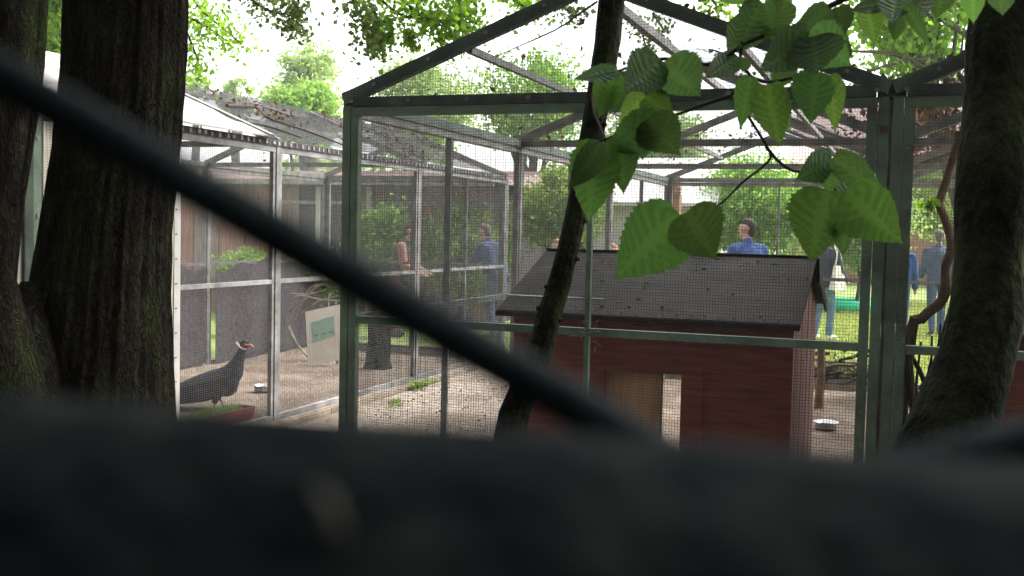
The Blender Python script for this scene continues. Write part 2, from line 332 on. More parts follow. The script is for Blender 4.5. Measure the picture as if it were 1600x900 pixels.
# ================================================================== AVIARIES
def wires(mb, origin, du, dv, nu, nv, w, amp=.005):
    """welded mesh: nu wires across u, nv across v, real wires at two depths, bulging a little between the frames"""
    o = np.array(origin, float); du = np.array(du, float); dv = np.array(dv, float); nrm = np.cross(du, dv); nrm /= np.linalg.norm(nrm)
    lu, lv = np.linalg.norm(du), np.linalg.norm(dv); eu, ev = du/lu, dv/lv; h = w/2; ph = rng.uniform(0, 6.28, 6)
    def disp(a, b):
        x, y = a*lu, b*lv
        return (nrm*(amp*(math.sin(2.6*x+ph[0])*math.sin(2.9*y+ph[1])+.5*math.sin(6.1*x+ph[2]+1.3*y)))
                + eu*.0016*math.sin(7.3*y+ph[3]+2*x) + ev*.0016*math.sin(6.7*x+ph[4]+2*y))
    def run(pts, side):
        n0 = len(mb.v)
        for p in pts:
            for a, b in ((-h, -h), (h, -h), (h, h), (-h, h)): mb.v.append(tuple(p+side*a+nrm*b))
        for i in range(len(pts)-1):
            for q in range(4): r = (q+1) % 4; mb.f.append((n0+4*i+q, n0+4*i+r, n0+4*i+4+r, n0+4*i+4+q))
    kv = max(2, int(lv/.4)); ku = max(2, int(lu/.4))
    for i in range(nu+1): run([o+du*i/nu+dv*t+disp(i/nu, t) for t in np.linspace(0, 1, kv+1)], eu)
    for j in range(nv+1): run([o+dv*j/nv+du*t+nrm*w+disp(t, j/nv) for t in np.linspace(0, 1, ku+1)], ev)
def aviary(name, label, x0, x1, ys, ze, zr, frame, frame_top, inner, wiremat, ps, sp, wd, solid=None, front=True, zrail=1.16, roof_from=None):
    A = thing(name, ((x0+x1)/2, ys[0], 0), label, 'aviary')
    xm = (x0+x1)/2; hw = xm-x0; sl_ = (zr-ze)/hw; p = ps
    def B(nm, m, a, b, w, h, up=(0, 0, 1)): return MB().bar(a, b, w, h, up).build(nm, m, A)
    # posts and panel frames
    for x, s in ((x0, 1), (x1, -1)):
        for i, y in enumerate(ys):
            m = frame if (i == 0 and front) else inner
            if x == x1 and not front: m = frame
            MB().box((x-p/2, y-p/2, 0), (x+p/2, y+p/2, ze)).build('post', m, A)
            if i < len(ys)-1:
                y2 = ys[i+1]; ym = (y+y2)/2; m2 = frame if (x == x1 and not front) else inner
                MB().box((x-.018, ym-.011, .12), (x+.018, ym+.011, ze-.044)).build('mullion', m2, A)
                MB().box((x-.02, y+p/2+.002, ze-.042), (x+.02, y2-p/2-.002, ze-.002)).build('top_rail', m2, A)
                MB().box((x-.02, y+p/2+.002, .07), (x+.02, y2-p/2-.002, .115)).build('bottom_rail', m2, A)
                for ya, yb in ((y+p/2+.002, ym-.013), (ym+.013, y2-p/2-.002)):
                    MB().box((x-.015, ya, zrail-.016), (x+.015, yb, zrail+.016)).build('mid_rail', m2, A)
                MB().box((x-.017, y+p/2+.003, .117), (x+.017, y+p/2+.036, ze-.044)).build('panel_frame', m2, A)
                MB().box((x-.017, y2-p/2-.036, .117), (x+.017, y2-p/2-.003, ze-.044)).build('panel_frame', m2, A)
        MB().box((x-.028, ys[0], ze), (x+.028, ys[-1], ze+.05)).build('eave_beam', frame_top, A)
    # trusses
    for i, y in enumerate(ys):
        mt = frame_top if i == 0 else inner
        MB().box((x0+.031, y-.022, ze+.003), (x1-.031, y+.022, ze+.047)).build('tie_beam', mt, A)
        for sx in (-1, 1):
            xe = xm+sx*(hw+.02)
            MB().bar((xe, y, ze+.045-sl_*.02), (xm+sx*.002, y, zr+.045), .046, .056).build('rafter', mt, A)
    MB().box((xm-.02, ys[0]+.025, zr-.005), (xm+.02, ys[-1], zr+.035)).build('ridge_beam', inner, A)
    for sx in (-1, 1):
        xq = xm+sx*hw*.5; zq = (ze+zr)/2+.02
        MB().box((xq-.014, ys[0]+.025, zq-.016), (xq+.014, ys[-1], zq+.016)).build('purlin', inner, A)
    # front and back panel
    for yy, is_front in ((ys[0], True), (ys[-1], False)):
        m = frame if is_front else inner
        a, b = x0+p/2+.005, x1-p/2-.005
        MB().box((a, yy-.02, .12), (a+.038, yy+.016, ze-.041)).build('panel_frame', m, A)
        MB().box((b-.038, yy-.02, .12), (b, yy+.016, ze-.041)).build('panel_frame', m, A)
        MB().box((a, yy-.02, ze-.039), (b, yy+.016, ze-.001)).build('top_rail', m, A)
        MB().box((a, yy-.02, .07), (b, yy+.016, .118)).build('bottom_rail', m, A)
        MB().box((xm-.011, yy-.016, .12), (xm+.011, yy+.012, ze-.041)).build('mullion', m, A)
        for c, d in ((a+.04, xm-.012), (xm+.012, b-.04)):
            MB().box((c, yy-.018, zrail-.017), (d, yy+.014, zrail+.017)).build('mid_rail', m, A)
    # kerb
    for x in (x0, x1): MB().box((x-.05, ys[0]-.03, .0), (x+.05, ys[-1]+.03, .068)).build('kerb', 'sill', A)
    for yy in (ys[0], ys[-1]): MB().box((x0+.052, yy-.05, .0), (x1-.052, yy+.05, .066)).build('kerb', 'sill', A)
    # wire mesh, real wires
    L = ys[-1]-ys[0]; hgt = ze-.15; su, sv = sp
    for yy in (ys[0], ys[-1]):
        mb = MB(); wires(mb, (x0+.04, yy+.019, .11), (x1-x0-.08, 0, 0), (0, 0, hgt), int((x1-x0)/su), int(hgt/sv), wd); mb.build('wire_mesh', wiremat, A, kind='stuff')
    for x in (x0, x1):
        mb = MB(); y_a = roof_from if (roof_from and x == x1) else ys[0]
        wires(mb, (x+(.021 if x == x0 else -.021), y_a, .11), (0, ys[-1]-y_a, 0), (0, 0, hgt), int((ys[-1]-y_a)/su), int(hgt/sv), wd); mb.build('wire_mesh', wiremat, A, kind='stuff')
    mb = MB()                                       # front gable, fixed over the beams
    y = ys[0]-.026; n = int((x1-x0)/su)
    for i in range(1, n):
        x = x0+i*su; zt = ze+.05+(hw-abs(x-xm))*sl_
        mb.bar((x, y, ze), (x, y, zt+.02), wd, wd, (0, 1, 0), False)
    k = 0
    while ze+.006+k*sv < zr+.06:
        z = ze+.006+k*sv; h = hw*max(0.02, min(1, 1-(z-ze-.06)/(zr-ze)))
        mb.bar((xm-h, y-wd, z), (xm+h, y-wd, z), wd, wd, (0, 1, 0), False); k += 1
    mb.build('wire_mesh', wiremat, A, kind='stuff')
    for sx in (-1, 1):
        mb = MB(); y_a = solid[1] if solid else ys[0]-.03
        wires(mb, (xm, y_a, zr+.078), (sx*(hw+.03), 0, -sl_*(hw+.03)), (0, ys[-1]-y_a, 0), int(1.3/(sv*(1.9 if su < .02 else 1))), int((ys[-1]-y_a)/(su*(1.9 if su < .02 else 1))), wd, .01)
        mb.build('wire_mesh', wiremat, A, kind='stuff')
    # bolts with washers along front beam and rafters
    for i in range(9):
        x = x0+.03+i*(x1-x0-.06)/8
        MB().tube([(x, ys[0]-.024, ze+.027), (x, ys[0]-.03, ze+.027)], .009, 10).build('bolt', 'galv', A)
    for sx in (-1, 1):
        for t in (.12, .35, .58, .81):
            x = xm+sx*hw*(1-t); z = ze+.047+sl_*hw*t
            MB().tube([(x, ys[0]-.024, z), (x, ys[0]-.031, z)], .009, 10).build('bolt', 'galv', A)
    return A

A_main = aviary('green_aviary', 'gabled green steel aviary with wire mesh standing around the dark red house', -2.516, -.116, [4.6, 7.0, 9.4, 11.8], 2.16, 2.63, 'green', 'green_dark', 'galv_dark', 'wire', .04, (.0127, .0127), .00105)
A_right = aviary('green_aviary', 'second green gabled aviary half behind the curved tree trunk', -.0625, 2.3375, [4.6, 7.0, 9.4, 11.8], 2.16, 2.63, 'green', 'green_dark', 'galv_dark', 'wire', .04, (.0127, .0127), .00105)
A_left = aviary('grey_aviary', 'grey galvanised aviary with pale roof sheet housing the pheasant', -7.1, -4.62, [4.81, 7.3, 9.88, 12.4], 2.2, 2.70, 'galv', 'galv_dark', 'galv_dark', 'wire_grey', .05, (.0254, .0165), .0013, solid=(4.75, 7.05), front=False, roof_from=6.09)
# wood strip in the gap between the green aviaries, rust plates
MB().box((-.094, 4.60, 0), (-.0845, 4.615, 2.15)).build('gap_strip', 'sill', A_main)
MB().box((-.128, 4.5755, 2.02), (-.100, 4.5795, 2.045)).build('hinge_plate', 'rust', A_main)
for x, k_ in ((-2.47, 9), (-.16, 9), (-.02, 9)):
    for i in range(k_):
        z = .25+i*.21+random.uniform(-.03, .03); MB().box((x-.008, 4.5765, z), (x+.006, 4.5795, z+.004)).build('staple', 'galv_dark', A_right if x > -.1 else A_main)
for i in range(12):
    z = .2+i*.165; MB().box((-4.5815, 6.03, z), (-4.578, 6.05, z+.006)).build('staple', 'shade_net', A_left)
# grey aviary: white post, cream panel, pale roof sheet, gable panel, kerb brackets
xw = -4.62
MB().box((xw-.03, 6.02, .0), (xw+.038, 6.085, 2.19)).build('white_post', 'white_post', A_left)
MB().box((xw+.026, 4.86, .10), (xw+.034, 6.015, 2.15)).build('cream_panel', 'cream', A_left)
MB().box((xw-.034, 4.84, .10), (xw-.026, 6.01, 2.15)).build('inner_panel', 'cream', A_left)
MB().box((-7.06, 4.765, .12), (-4.66, 4.775, 2.15)).build('front_panel', 'cream', A_left)
MB().box((xw+.001, 4.772, .0), (xw+.05, 4.83, 2.19)).build('green_post', 'green', A_left)
mb = MB(); wires(mb, (xw+.038, 4.86, .1), (0, 1.15, 0), (0, 0, 2.04), 45, 123, .0012); mb.build('wire_mesh', 'wire_grey', A_left, kind='stuff')
for z in (.55, 1.1, 1.62, 2.05): MB().tube([(xw+.05, 4.80, z), (xw+.056, 4.80, z)], .011, 10).build('bolt', 'galv', A_left)
sl1 = .5/1.24
for sx in (-1, 1):
    xe = -5.86+sx*1.33
    MB().prism([(-5.86, 4.7, 2.792), (xe, 4.7, 2.792-1.33*sl1), (xe, 4.7, 2.804-1.33*sl1), (-5.86, 4.7, 2.804)], (0, 2.36, 0)).build('roof_sheet', 'sheet', A_left)
    MB().bar((xe, 7.1, 2.80-1.33*sl1), (-5.86+sx*.003, 7.1, 2.80), .07, .03).build('rake_strip', 'galv_dark', A_left)
MB().box((xw+.0285, 4.85, 2.202), (xw+.030, 12.35, 2.248)).build('eave_strip', 'shade_net', A_left)
for i in range(88):                                   # clips that hold the roof mesh along the eave
    y = 4.9+i*.085+random.uniform(-.012, .012)
    MB().box((xw+.031, y, 2.207+random.uniform(0, .01)), (xw+.036, y+random.uniform(.012, .035), 2.235+random.uniform(0, .01))).build('mesh_clip', 'galv', A_left)
# low kerb wall of grey aviary
for i in range(7):
    MB().box((xw-.045, 4.85+i*1.08, .012), (xw+.075, 4.85+i*1.08+1.068, .058)).build('kerb_stone', 'sill', A_left)

# litter on the roofs
def litter(name, label, n, xm, hw, ze, zr, y0, y1, bias, ntwig, parent_label_cat='leaf litter', zoff=.09):
    s = (zr-ze)/hw; P = []
    while len(P) < n:
        x = xm+random.uniform(-hw, hw); y = random.uniform(y0, y1)
        q = bias(x, y)
        if random.random() < q: P.append((x, y, zr+zoff-abs(x-xm)*s+random.uniform(0, .012)))
    V, Q = leaf_quads(np.array(P), .045, flat=.2, aspect=.6, droop=.1)
    o = rawmesh(name, V, Q, 'litter', None, rng.uniform(0, 1, len(Q)), 'stuff'); tag(o, label, parent_label_cat)
    for i in range(ntwig):
        while True:
            x = xm+random.uniform(-hw, hw); y = random.uniform(y0, y1)
            if random.random() < bias(x, y): break
        a = random.uniform(0, 3.14); L = random.uniform(.15, .6); pts = []
        for t in np.linspace(-.5, .5, 7):
            xx = x+L*t*math.cos(a)+.03*math.sin(7*t+i); yy = y+L*t*math.sin(a)+.04*math.sin(5*t+2*i); xx = max(xm-hw, min(xm+hw, xx))
            pts.append((xx, yy, zr+zoff+.004-abs(xx-xm)*s))
        tw = MB().tube(pts, np.linspace(.006, .002, 7), 5).build('fallen_twig', 'twig')
        tag(tw, 'thin dead twig lying on '+label.split(' on ')[-1], 'twig', 'twigs on '+label.split(' on ')[-1])
litter('dead_leaves', 'dark dead leaves caught on the mesh roof of the green aviary around the house', 900, -1.316, 1.2, 2.16, 2.63, 4.7, 11.6,
       lambda x, y: .06+.9*max(0, (x+.75)/.6)**2+(.5 if math.sin(3.1*x+1.7*y)*math.sin(2.3*y) > .72 else 0), 26)
litter('dead_leaves', 'thick brown leaf litter on the mesh roof of the second green aviary', 1500, 1.14, 1.2, 2.16, 2.63, 4.7, 11.6,
       lambda x, y: .1+.9*max(0, (.75-x)/.7), 22)
litter('dead_leaves', 'scattered litter on the dark mesh roof of the grey aviary', 420, -5.86, 1.2, 2.2, 2.70, 7.3, 12.2,
       lambda x, y: .15+(.8 if math.sin(2.2*x+1.3*y)*math.sin(1.9*y+1) > .2 and x > -5.86 else 0), 12)
for k, px in enumerate([[(355, 165), (400, 168), (420, 185), (480, 205), (540, 228)], [(335, 172), (370, 190), (410, 195), (470, 215)]]):
    pts = []
    for x, y in px:                                     # on the right-hand roof slope
        d = ray(x, y); # plane z = 2.79 + (x+5.86)*(-sl1)
        t = (2.80-CAMH-5.86*sl1)/(d[2]+sl1*d[0]); pts.append(CAM+d*t)
    tag(MB().tube(spline(pts, 14), np.linspace(.014, .006, 14), 6).build('fallen_branch', 'twig'), ['long dark fallen branch lying on the grey aviary roof', 'short dark fallen branch curling on the grey aviary roof'][k], 'branch')

# ================================================================== BIRD HOUSES
def bird_house(label, dx, mirror=False):
    H = thing('bird_house', (-1.15+dx, 5.7, 0), label, 'bird house')
    x0, x1, y0, y1, zw = -1.83+dx, -.48+dx, 5.08, 6.40, 1.17
    fx0, fx1, zt, zb = -1.36+dx, -.985+dx, .935, .30
    mb = MB(); T = .018
    mb.box((x0, y0, .03), (fx0, y0+T, zw)); mb.box((fx1, y0, .03), (x1, y0+T, zw)); mb.box((fx0, y0, zt), (fx1, y0+T, zw)); mb.box((fx0, y0, .03), (fx1, y0+T, zb))
    mb.build('front_wall', 'red_wood', H)
    bx0 = PY(1022, 640, y1)[0]+dx; bx1 = bx0+.46
    mb = MB(); mb.box((x0+.02, y1-T, .03), (bx0, y1, zw)); mb.box((bx1, y1-T, .03), (x1-.02, y1, zw)); mb.box((bx0, y1-T, 1.02), (bx1, y1, zw)); mb.box((bx0, y1-T, .03), (bx1, y1, .12))
    mb.build('back_wall', 'inner_wood', H)
    MB().box((x0+.02, y0+.02, .03), (x1-.02, y1-.02, .05)).build('floor_board', 'inner_wood', H)
    zr, yr = 1.485, 5.78
    for x in (x0, x1-T):
        n = 9
        for i in range(n):                              # side walls of upright boards, gable cut
            ya = y0+.02+(y1-y0-.04)*i/n; yb = y0+.02+(y1-y0-.04)*(i+1)/n-.004; off = .002*(i % 2)
            def zz(y): return min(1.185+(y-5.0)*.285/.78, 1.205+(6.5-y)*.265/.72)-.035
            MB().prism([(x+off, ya, .03), (x+off, yb, .03), (x+off, yb, zz(yb)), (x+off, ya, zz(ya))], (T, 0, 0)).build('side_board', 'red_side', H)
    for xa, xb in ((x0-.002, x0+.045), (x1-.045, x1+.002)):
        MB().box((xa, y0-.008, .03), (xb, y0-.001, zw)).build('corner_trim', 'red_wood', H)
    # roof: two felted boards, seam strip, gable boards
    e0, e1 = x0-.07, x1+.035
    def slab(nm, ya, za, yb, zb_, xa, xb, t, m, lift=0):
        MB().prism([(xa, ya, za+lift), (xb, ya, za+lift), (xb, yb, zb_+lift), (xa, yb, zb_+lift)], (0, 0, t)).build(nm, m, H)
    slab('front_roof', 5.0, 1.185, yr, 1.475, e0, e1, .022, 'felt')
    slab('back_roof', yr+.002, 1.475, 6.52, 1.215, e0, e1, .022, 'felt')
    slab('felt_lap', 5.16, 1.2445+.022, 5.172, 1.249+.022, e0+.002, e0+.5, .004, 'galv_dark')
    MB().box((e0, yr-.02, 1.496), (e1, yr+.02, 1.503)).build('ridge_cap', 'felt', H)
    MB().box((e0, 4.99, 1.178), (e1, 4.999, 1.203)).build('eave_fascia', 'dark_frame', H)
    MB().prism([(e1+.001, yr, 1.49), (e1+.001, 6.52, 1.225), (e1+.001, 6.52, 1.17), (e1+.001, 6.44, 1.19), (e1+.001, yr+.1, 1.36)], (.012, 0, 0)).build('gable_board', 'dark_frame', H)
    # door frame
    for xa, xb, za, zb_ in ((fx0-.035, fx0, zb, zt+.035), (fx1, fx1+.10, zb, zt+.035), (fx0, fx1, zt, zt+.035)):
        MB().box((xa, y0-.014, za), (xb, y0-.002, zb_)).build('door_trim', 'red_wood', H)
    xb_ = PY(1031, 640, y0+.03)[0]+dx
    MB().box((fx0-.04, y0+.02, .05), (xb_, y0+.032, .99)).build('inner_baffle', 'inner_wood', H)
    MB().box((xb_+.001, y0+.0195, .05), (xb_+.012, y0+.036, .99)).build('baffle_edge', 'pale_branch', H)
    for i in range(22):
        x = e0+.03+i*(e1-e0-.06)/21; MB().tube([(x, 5.035, 1.2205), (x, 5.035, 1.2235)], .006, 8).build('nail_head', 'galv_dark', H)
    P = np.array([(random.uniform(e0, e1), y_, 1.185+(y_-5.0)*.29/.78+.028) for y_ in [5.74-.7*random.random()**1.3 for _ in range(14)]])
    V, Q = leaf_quads(P, .026, flat=.3); rawmesh('leaf_litter', V, Q, 'litter', H, rng.uniform(.3, 1, len(Q)), 'stuff')
    # chips on the felt and droppings
    for i in range(26):
        x = random.uniform(e0+.1, e1-.1); y = random.uniform(5.04, 5.74); z = 1.185+(y-5.0)*.29/.78+.024
        s = random.uniform(.005, .012)
        MB().tube([(x-s, y, z), (x, y+s*.4, z+.003), (x+s*1.6, y+s*.2, z)], [.0015, .0035, .001], 5).build('bark_chip', random.choice(['twig', 'pale_branch', 'pale_branch']), H)
    return H
bird_house('low dark red bird house with black felt roof and open doorway', 0)
bird_house('red bird house in the second green aviary behind the curved trunk', 2.19)
# tuft of feathers and straw on the front rail
for k in range(16):
    a = random.uniform(0, 6.28); L = random.uniform(.015, .05); c = v3(-1.316+random.uniform(-.05, .05), 4.572, 1.16+random.uniform(-.09, .06))
    if k == 0:
        tuft = thing('straw_tuft', (-1.316, 4.57, 1.16), 'pale wisps of straw caught where the mullion meets the mid rail', 'straw')
    MB().tube([c, c+v3(math.cos(a)*L*.5, -.004, math.sin(a)*L*.5+.004), c+v3(math.cos(a)*L, 0, math.sin(a)*L)], [.0018, .0016, .0008], 4).build('straw', 'pale_branch', tuft)

# ================================================================== THINGS IN AND BY THE AVIARIES
def bowl(p, r, label):
    o = MB().lathe((p[0], p[1], .012), [(0, .004), (r*.72, .002), (r*.86, .02), (r*.80, .055), (r*1.0, .062), (r*1.0, .066), (r*.78, .062), (r*.70, .02), (0, .014)], 32).build('feeding_bowl', 'steel_bowl', None, True)
    w = MB().lathe((p[0], p[1], .012), [(0, .04), (r*.72, .04)], 24).build('water', 'glass', o)
    return tag(o, label, 'bowl', None)
bowl(G(1290, 673), .105, 'shiny steel feeding bowl on gravel beside the red house')
bowl(G(411, 614), .10, 'shiny steel feeding bowl on gravel by the pheasant')
# planter
a = G(385, 655); b = a+v3(-.02, -.95, 0)
PT = thing('planter_tray', tuple((a+b)/2*v3(1, 1, 0)), 'long red brown tray of grass on the floor before the pheasant', 'planter')
d = (b-a); L = np.linalg.norm(d); d /= L; nrm = v3(-d[1], d[0], 0)
def tr(s, n, z): p = a+d*s+nrm*n; return (p[0], p[1], z)
mb = MB(); w2 = .065
mb.prism([tr(0, -w2, .012), tr(L, -w2, .012), tr(L, -w2-.015, .115), tr(0, -w2-.015, .115)], tuple(nrm*.012))
mb.prism([tr(0, w2, .012), tr(L, w2, .012), tr(L, w2+.015, .115), tr(0, w2+.015, .115)], tuple(-nrm*.012))
mb.prism([tr(.0, -w2, .013), tr(.0, w2, .013), tr(-.015, w2+.012, .114), tr(-.015, -w2-.012, .114)], tuple(d*.012))
mb.prism([tr(L, -w2, .013), tr(L, w2, .013), tr(L+.015, w2+.012, .114), tr(L+.015, -w2-.012, .114)], tuple(-d*.012))
mb.build('tray', 'red_tray', PT)
MB().prism([tr(.012, -w2+.012, .09), tr(L-.012, -w2+.012, .09), tr(L-.012, w2-.012, .09), tr(.012, w2-.012, .09)], (0, 0, .006)).build('soil', 'soil', PT)
n = 900; P = np.array([tr(random.uniform(.12, L-.06), random.uniform(-.045, .045), .09) for _ in range(n)])
an = rng.uniform(0, 6.28, n); uu = np.stack([np.cos(an), np.sin(an), 0*an], 1)*.003; ln = rng.normal(size=(n, 3))*.35; ln[:, 2] = 1
rawmesh('grass', np.stack([P-uu, P+uu, P+ln*.075*rng.uniform(.5, 1.3, (n, 1))], 1).reshape(-1, 3), np.arange(3*n).reshape(n, 3), 'grass', PT, rng.uniform(0, 1, n), 'stuff', k=3)

# windbreak netting along the far wall
wb = thing('windbreak', (-7.0, 9.9, 0), 'dark windbreak sheet fixed low along the far wall of the grey aviary', 'windbreak')
for y0, y1 in ((7.4, 9.8), (9.96, 12.3)):
    n = 24; mb = MB(); ys_ = np.linspace(y0, y1, n)
    top = [1.14+.05*math.sin(3*y)+.03*math.sin(11*y) for y in ys_]
    for i in range(n-1):
        xa, xb = -7.05+.012*math.sin(9*ys_[i]), -7.05+.012*math.sin(9*ys_[i+1])
        if y0 < 9 and 15 < i < 17: continue
        mb.prism([(xa, ys_[i], .1), (xb, ys_[i+1], .1), (xb, ys_[i+1], top[i+1]), (xa, ys_[i], top[i])], (.004, 0, 0))
    mb.build('netting', 'shade_net', wb)
# sign board on leaning legs
c0, c1, c3 = PY(482, 573, 10.75), PY(541, 560, 10.98), PY(477, 487, 10.80); c2 = c1+c3-c0
sg = thing('notice_board', tuple(G(510, 575)*v3(1, 1, 0)), 'tilted cream board with a green sheet propped against branches', 'notice board')
nb = np.cross(c1-c0, c3-c0); nb /= np.linalg.norm(nb)
MB().prism([c0, c1, c2, c3], tuple(-nb*.018)).build('board', 'board', sg)
def bl(u, v): return (c0*(1-u)+c1*u)*(1-v)+(c3*(1-u)+c2*u)*v
ff = -nb if (nb@(CAM-c0)) < 0 else nb
off = ff*.004 if ff is nb else ff*.022
MB().prism([bl(.14, .42)+off, bl(.74, .46)+off, bl(.74, .82)+off, bl(.12, .78)+off], tuple(ff*.002)).build('green_sheet', 'paper', sg)
for i in range(3):
    u = .2+.2*i
    MB().prism([bl(u, .52)+off+ff*.003, bl(u+.1, .52)+off+ff*.003, bl(u+.1, .55)+off+ff*.003, bl(u, .55)+off+ff*.003], tuple(ff*.001)).build('print_mark', 'green', sg)
for u in (.25, .8):
    p = bl(u, .1)-ff*.03; q = p-ff*.12; MB().bar(bl(u, .8)-ff*.03, (q[0], q[1], .01), .03, .03).build('leg', 'pale_branch', sg)
# stump and dead branches
def stump(p, h, r, label, m='bark'):
    t = MB().tube([(p[0], p[1], 0), (p[0], p[1], h*.15), (p[0]+.01, p[1], h*.5), (p[0], p[1]+.01, h)], [r*1.25, r*1.05, r, r*.95], 16, .05, flut=.04).build('log_stump', m); return tag(t, label, 'log')
stump(G(590, 577), .62, .13, 'upright brown log standing on the grey aviary floor')
stump(G(1279, 640), .62, .036, 'slim dark upright log behind the red house', 'perch')
dl = thing('dead_branch', tuple(G(480, 560)*v3(1, 1, 0)), 'pale tangled dead branches behind the tilted board', 'branch')
for px, Y, rr in (([(452, 487), (475, 468), (492, 450), (520, 438)], 11.2, .022), ([(450, 510), (462, 535), (480, 556), (500, 570)], 11.1, .022), ([(455, 470), (470, 462), (500, 468), (535, 470)], 11.3, .016), ([(460, 500), (480, 455), (500, 445), (540, 452)], 11.35, .014), ([(470, 490), (500, 470), (530, 462)], 11.25, .012), ([(452, 460), (490, 458), (535, 445)], 11.5, .012)):
    pts = spline([PY(x, y, Y) for x, y in px], 10); MB().tube(pts, np.linspace(rr, rr*.5, 10), 6, .08).build('branch', 'pale_branch', dl)
# brush pile beyond the house
bp = thing('brush_pile', tuple(G(1310, 603)*v3(1, 1, 0)), 'low pile of brown branches behind the red house by the aviary end', 'brush pile')
cc = G(1312, 603)
for i in range(46):
    a = random.uniform(-.5, .5)+(0 if i % 3 else 1.2); L = random.uniform(.3, .8); z = .02+abs(random.gauss(0, .16)); c = v3(cc[0]+random.gauss(0, .22), cc[1]+random.gauss(0, .15), z)
    t = random.uniform(-.25, .25); dd = v3(math.cos(a), math.sin(a), t)*L*.5
    q0 = c-dd; q1 = c+dd; q0[2] = max(.012, q0[2]); q1[2] = max(.012, q1[2])
    MB().tube([q0, c+v3(0, 0, .03), q1], [.02*random.uniform(.5, 1.2)]*3, 6).build('branch', random.choice(['perch', 'twig', 'bark_smooth']), bp)
P = np.stack([rng.normal(cc[0], .3, 500), rng.normal(cc[1], .15, 500), np.abs(rng.normal(.12, .1, 500))+.02], 1)
V, Q = leaf_quads(P, .06); rawmesh('dry_leaves', V, Q, 'leaf_dull', bp, rng.uniform(0, 1, 500), 'stuff')
# perch branch and sticks in the second aviary
pb = thing('perch_branch', (.06, 5.6, 0), 'bent brown perch branch rising in front of the walking man', 'branch')
pts = [PY(1399, 640, 5.62)]+[PY(x, y, 5.6) for x, y in ((1422, 535), (1440, 498), (1472, 470), (1478, 440), (1478, 415), (1487, 385), (1478, 345), (1468, 318), (1478, 285), (1492, 238), (1500, 205))]
pts[0][2] = .02
MB().tube(spline(pts, 40), np.linspace(.027, .018, 40), 10, .08).build('branch', 'perch', pb)
MB().tube(spline([PY(1398, 520, 5.5), PY(1440, 585, 5.5), PY(1450, 640, 5.5)], 8), .012, 6).build('side_branch', 'twig', pb)
V, Q = leaf_quads(np.array([PY(1445+random.gauss(0, 9), 318+random.gauss(0, 6), 5.55) for _ in range(9)]), .06); rawmesh('leaf', V, Q, 'leaf_maple', pb, rng.uniform(.2, 1, len(Q)))
sk = thing('stick_heap', (.05, 5.45, 0), 'upright heap of dark brown sticks beside the paired green posts', 'sticks')
for i in range(34):
    x = random.uniform(-.0, .12); y = random.uniform(5.2, 5.6); L = random.uniform(.5, 1.25)
    MB().tube([(x, y, .012), (x+random.gauss(0, .04), y+random.gauss(0, .04), L*.5), (x+random.gauss(0, .07), y+random.gauss(0, .08), L)], [.012, .010, .005], 5, .1).build('stick', random.choice(['perch', 'twig', 'twig']), sk)
MB().tube([PY(1440, 610, 5.3), PY(1460, 575, 5.3), PY(1490, 470, 5.3), PY(1500, 400, 5.3)], [.016, .015, .013, .01], 6).build('stick', 'twig', sk)

# ================================================================== BUILDINGS
BR = thing('red_barn', (-12, 17.5, 0), 'low reddish brown boarded barn with shallow roof behind the grey aviary', 'barn')
bx0, bx1, by0, by1, be, brz = -19, -6.6, 17, 22.5, 2.42, 2.72
nbd = 44
for i in range(nbd):
    xa = bx0+(bx1-bx0)*i/nbd; xb = bx0+(bx1-bx0)*(i+1)/nbd-.015
    if 31 <= i <= 33: continue
    MB().box((xa, by0+.01*(i % 2), 0), (xb, by0+.03+.01*(i % 2), be)).build('board', 'red_board' if i % 7 not in (2, 3) else 'red_board_old', BR)
MB().box((bx0, by0+.05, 0), (bx1, by1, be-.01)).build('wall', 'shade_net', BR)
MB().prism([(bx0-.2, by0-.35, be-.06), (bx0-.2, (by0+by1)/2, brz), (bx0-.2, by1+.35, be-.06)], (bx1-bx0+.4, 0, 0)).build('roof', 'roof_tile', BR)
for k in range(12):                                     # tile courses
    t = (k+.5)/12; y = by0-.35+t*((by1-by0)/2+.35); z = be-.06+t*(brz-be+.06)
    MB().box((bx0-.21, y-.02, z-.01), (bx1+.21, y+.02, z+.012)).build('tile_course', 'roof_tile', BR)
MB().box((bx0-.2, by0-.42, be-.11), (bx1+.2, by0-.352, be-.03)).build('gutter', 'galv', BR)
MB().box((bx0, by0-.04, 1.98), (bx1, by0-.002, 2.04)).build('batten', 'galv_dark', BR)
for x in (-9.9, -8.9): MB().box((x, by0-.06, 0), (x+.1, by0-.01, be-.13)).build('door_post', 'white_post', BR)
# garden bench shape behind: white figure stand and blue barrel in the doorway
tag(MB().lathe((-9.75, 16.3, 0), [(0, 0), (.2, 0), (.235, .12), (.25, .4), (.235, .7), (.2, .8), (0, .8)], 20).build('barrel', mat('blue_plastic', [(.05, .16, .3), (.08, .24, .42)], .4), None, True), 'small blue barrel before the red barn', 'barrel')
WB = thing('white_shed', (-5, 24, 0), 'white outbuilding with pale shallow roof beyond the lawn', 'building')
MB().box((-7.6, 22, 0), (-4.2, 27, 2.15)).build('wall', 'white_wall', WB)
MB().prism([(-8.0, 21.6, 2.16), (-3.6, 21.6, 2.16), (-3.8, 24.5, 3.25), (-7.8, 24.5, 3.25)], (0, 0, .06)).build('front_roof', 'pale_roof', WB)
MB().prism([(-8.0, 27.4, 2.16), (-3.6, 27.4, 2.16), (-3.8, 24.55, 3.25), (-7.8, 24.55, 3.25)], (0, 0, .06)).build('back_roof', 'pale_roof', WB)
for x in (-7.2, -5.4): w = MB().box((x, 21.95, .9), (x+.9, 21.99, 1.8)).build('window', 'white_post', WB); MB().box((x+.07, 21.93, .97), (x+.83, 21.945, 1.73)).build('pane', 'glass', w)
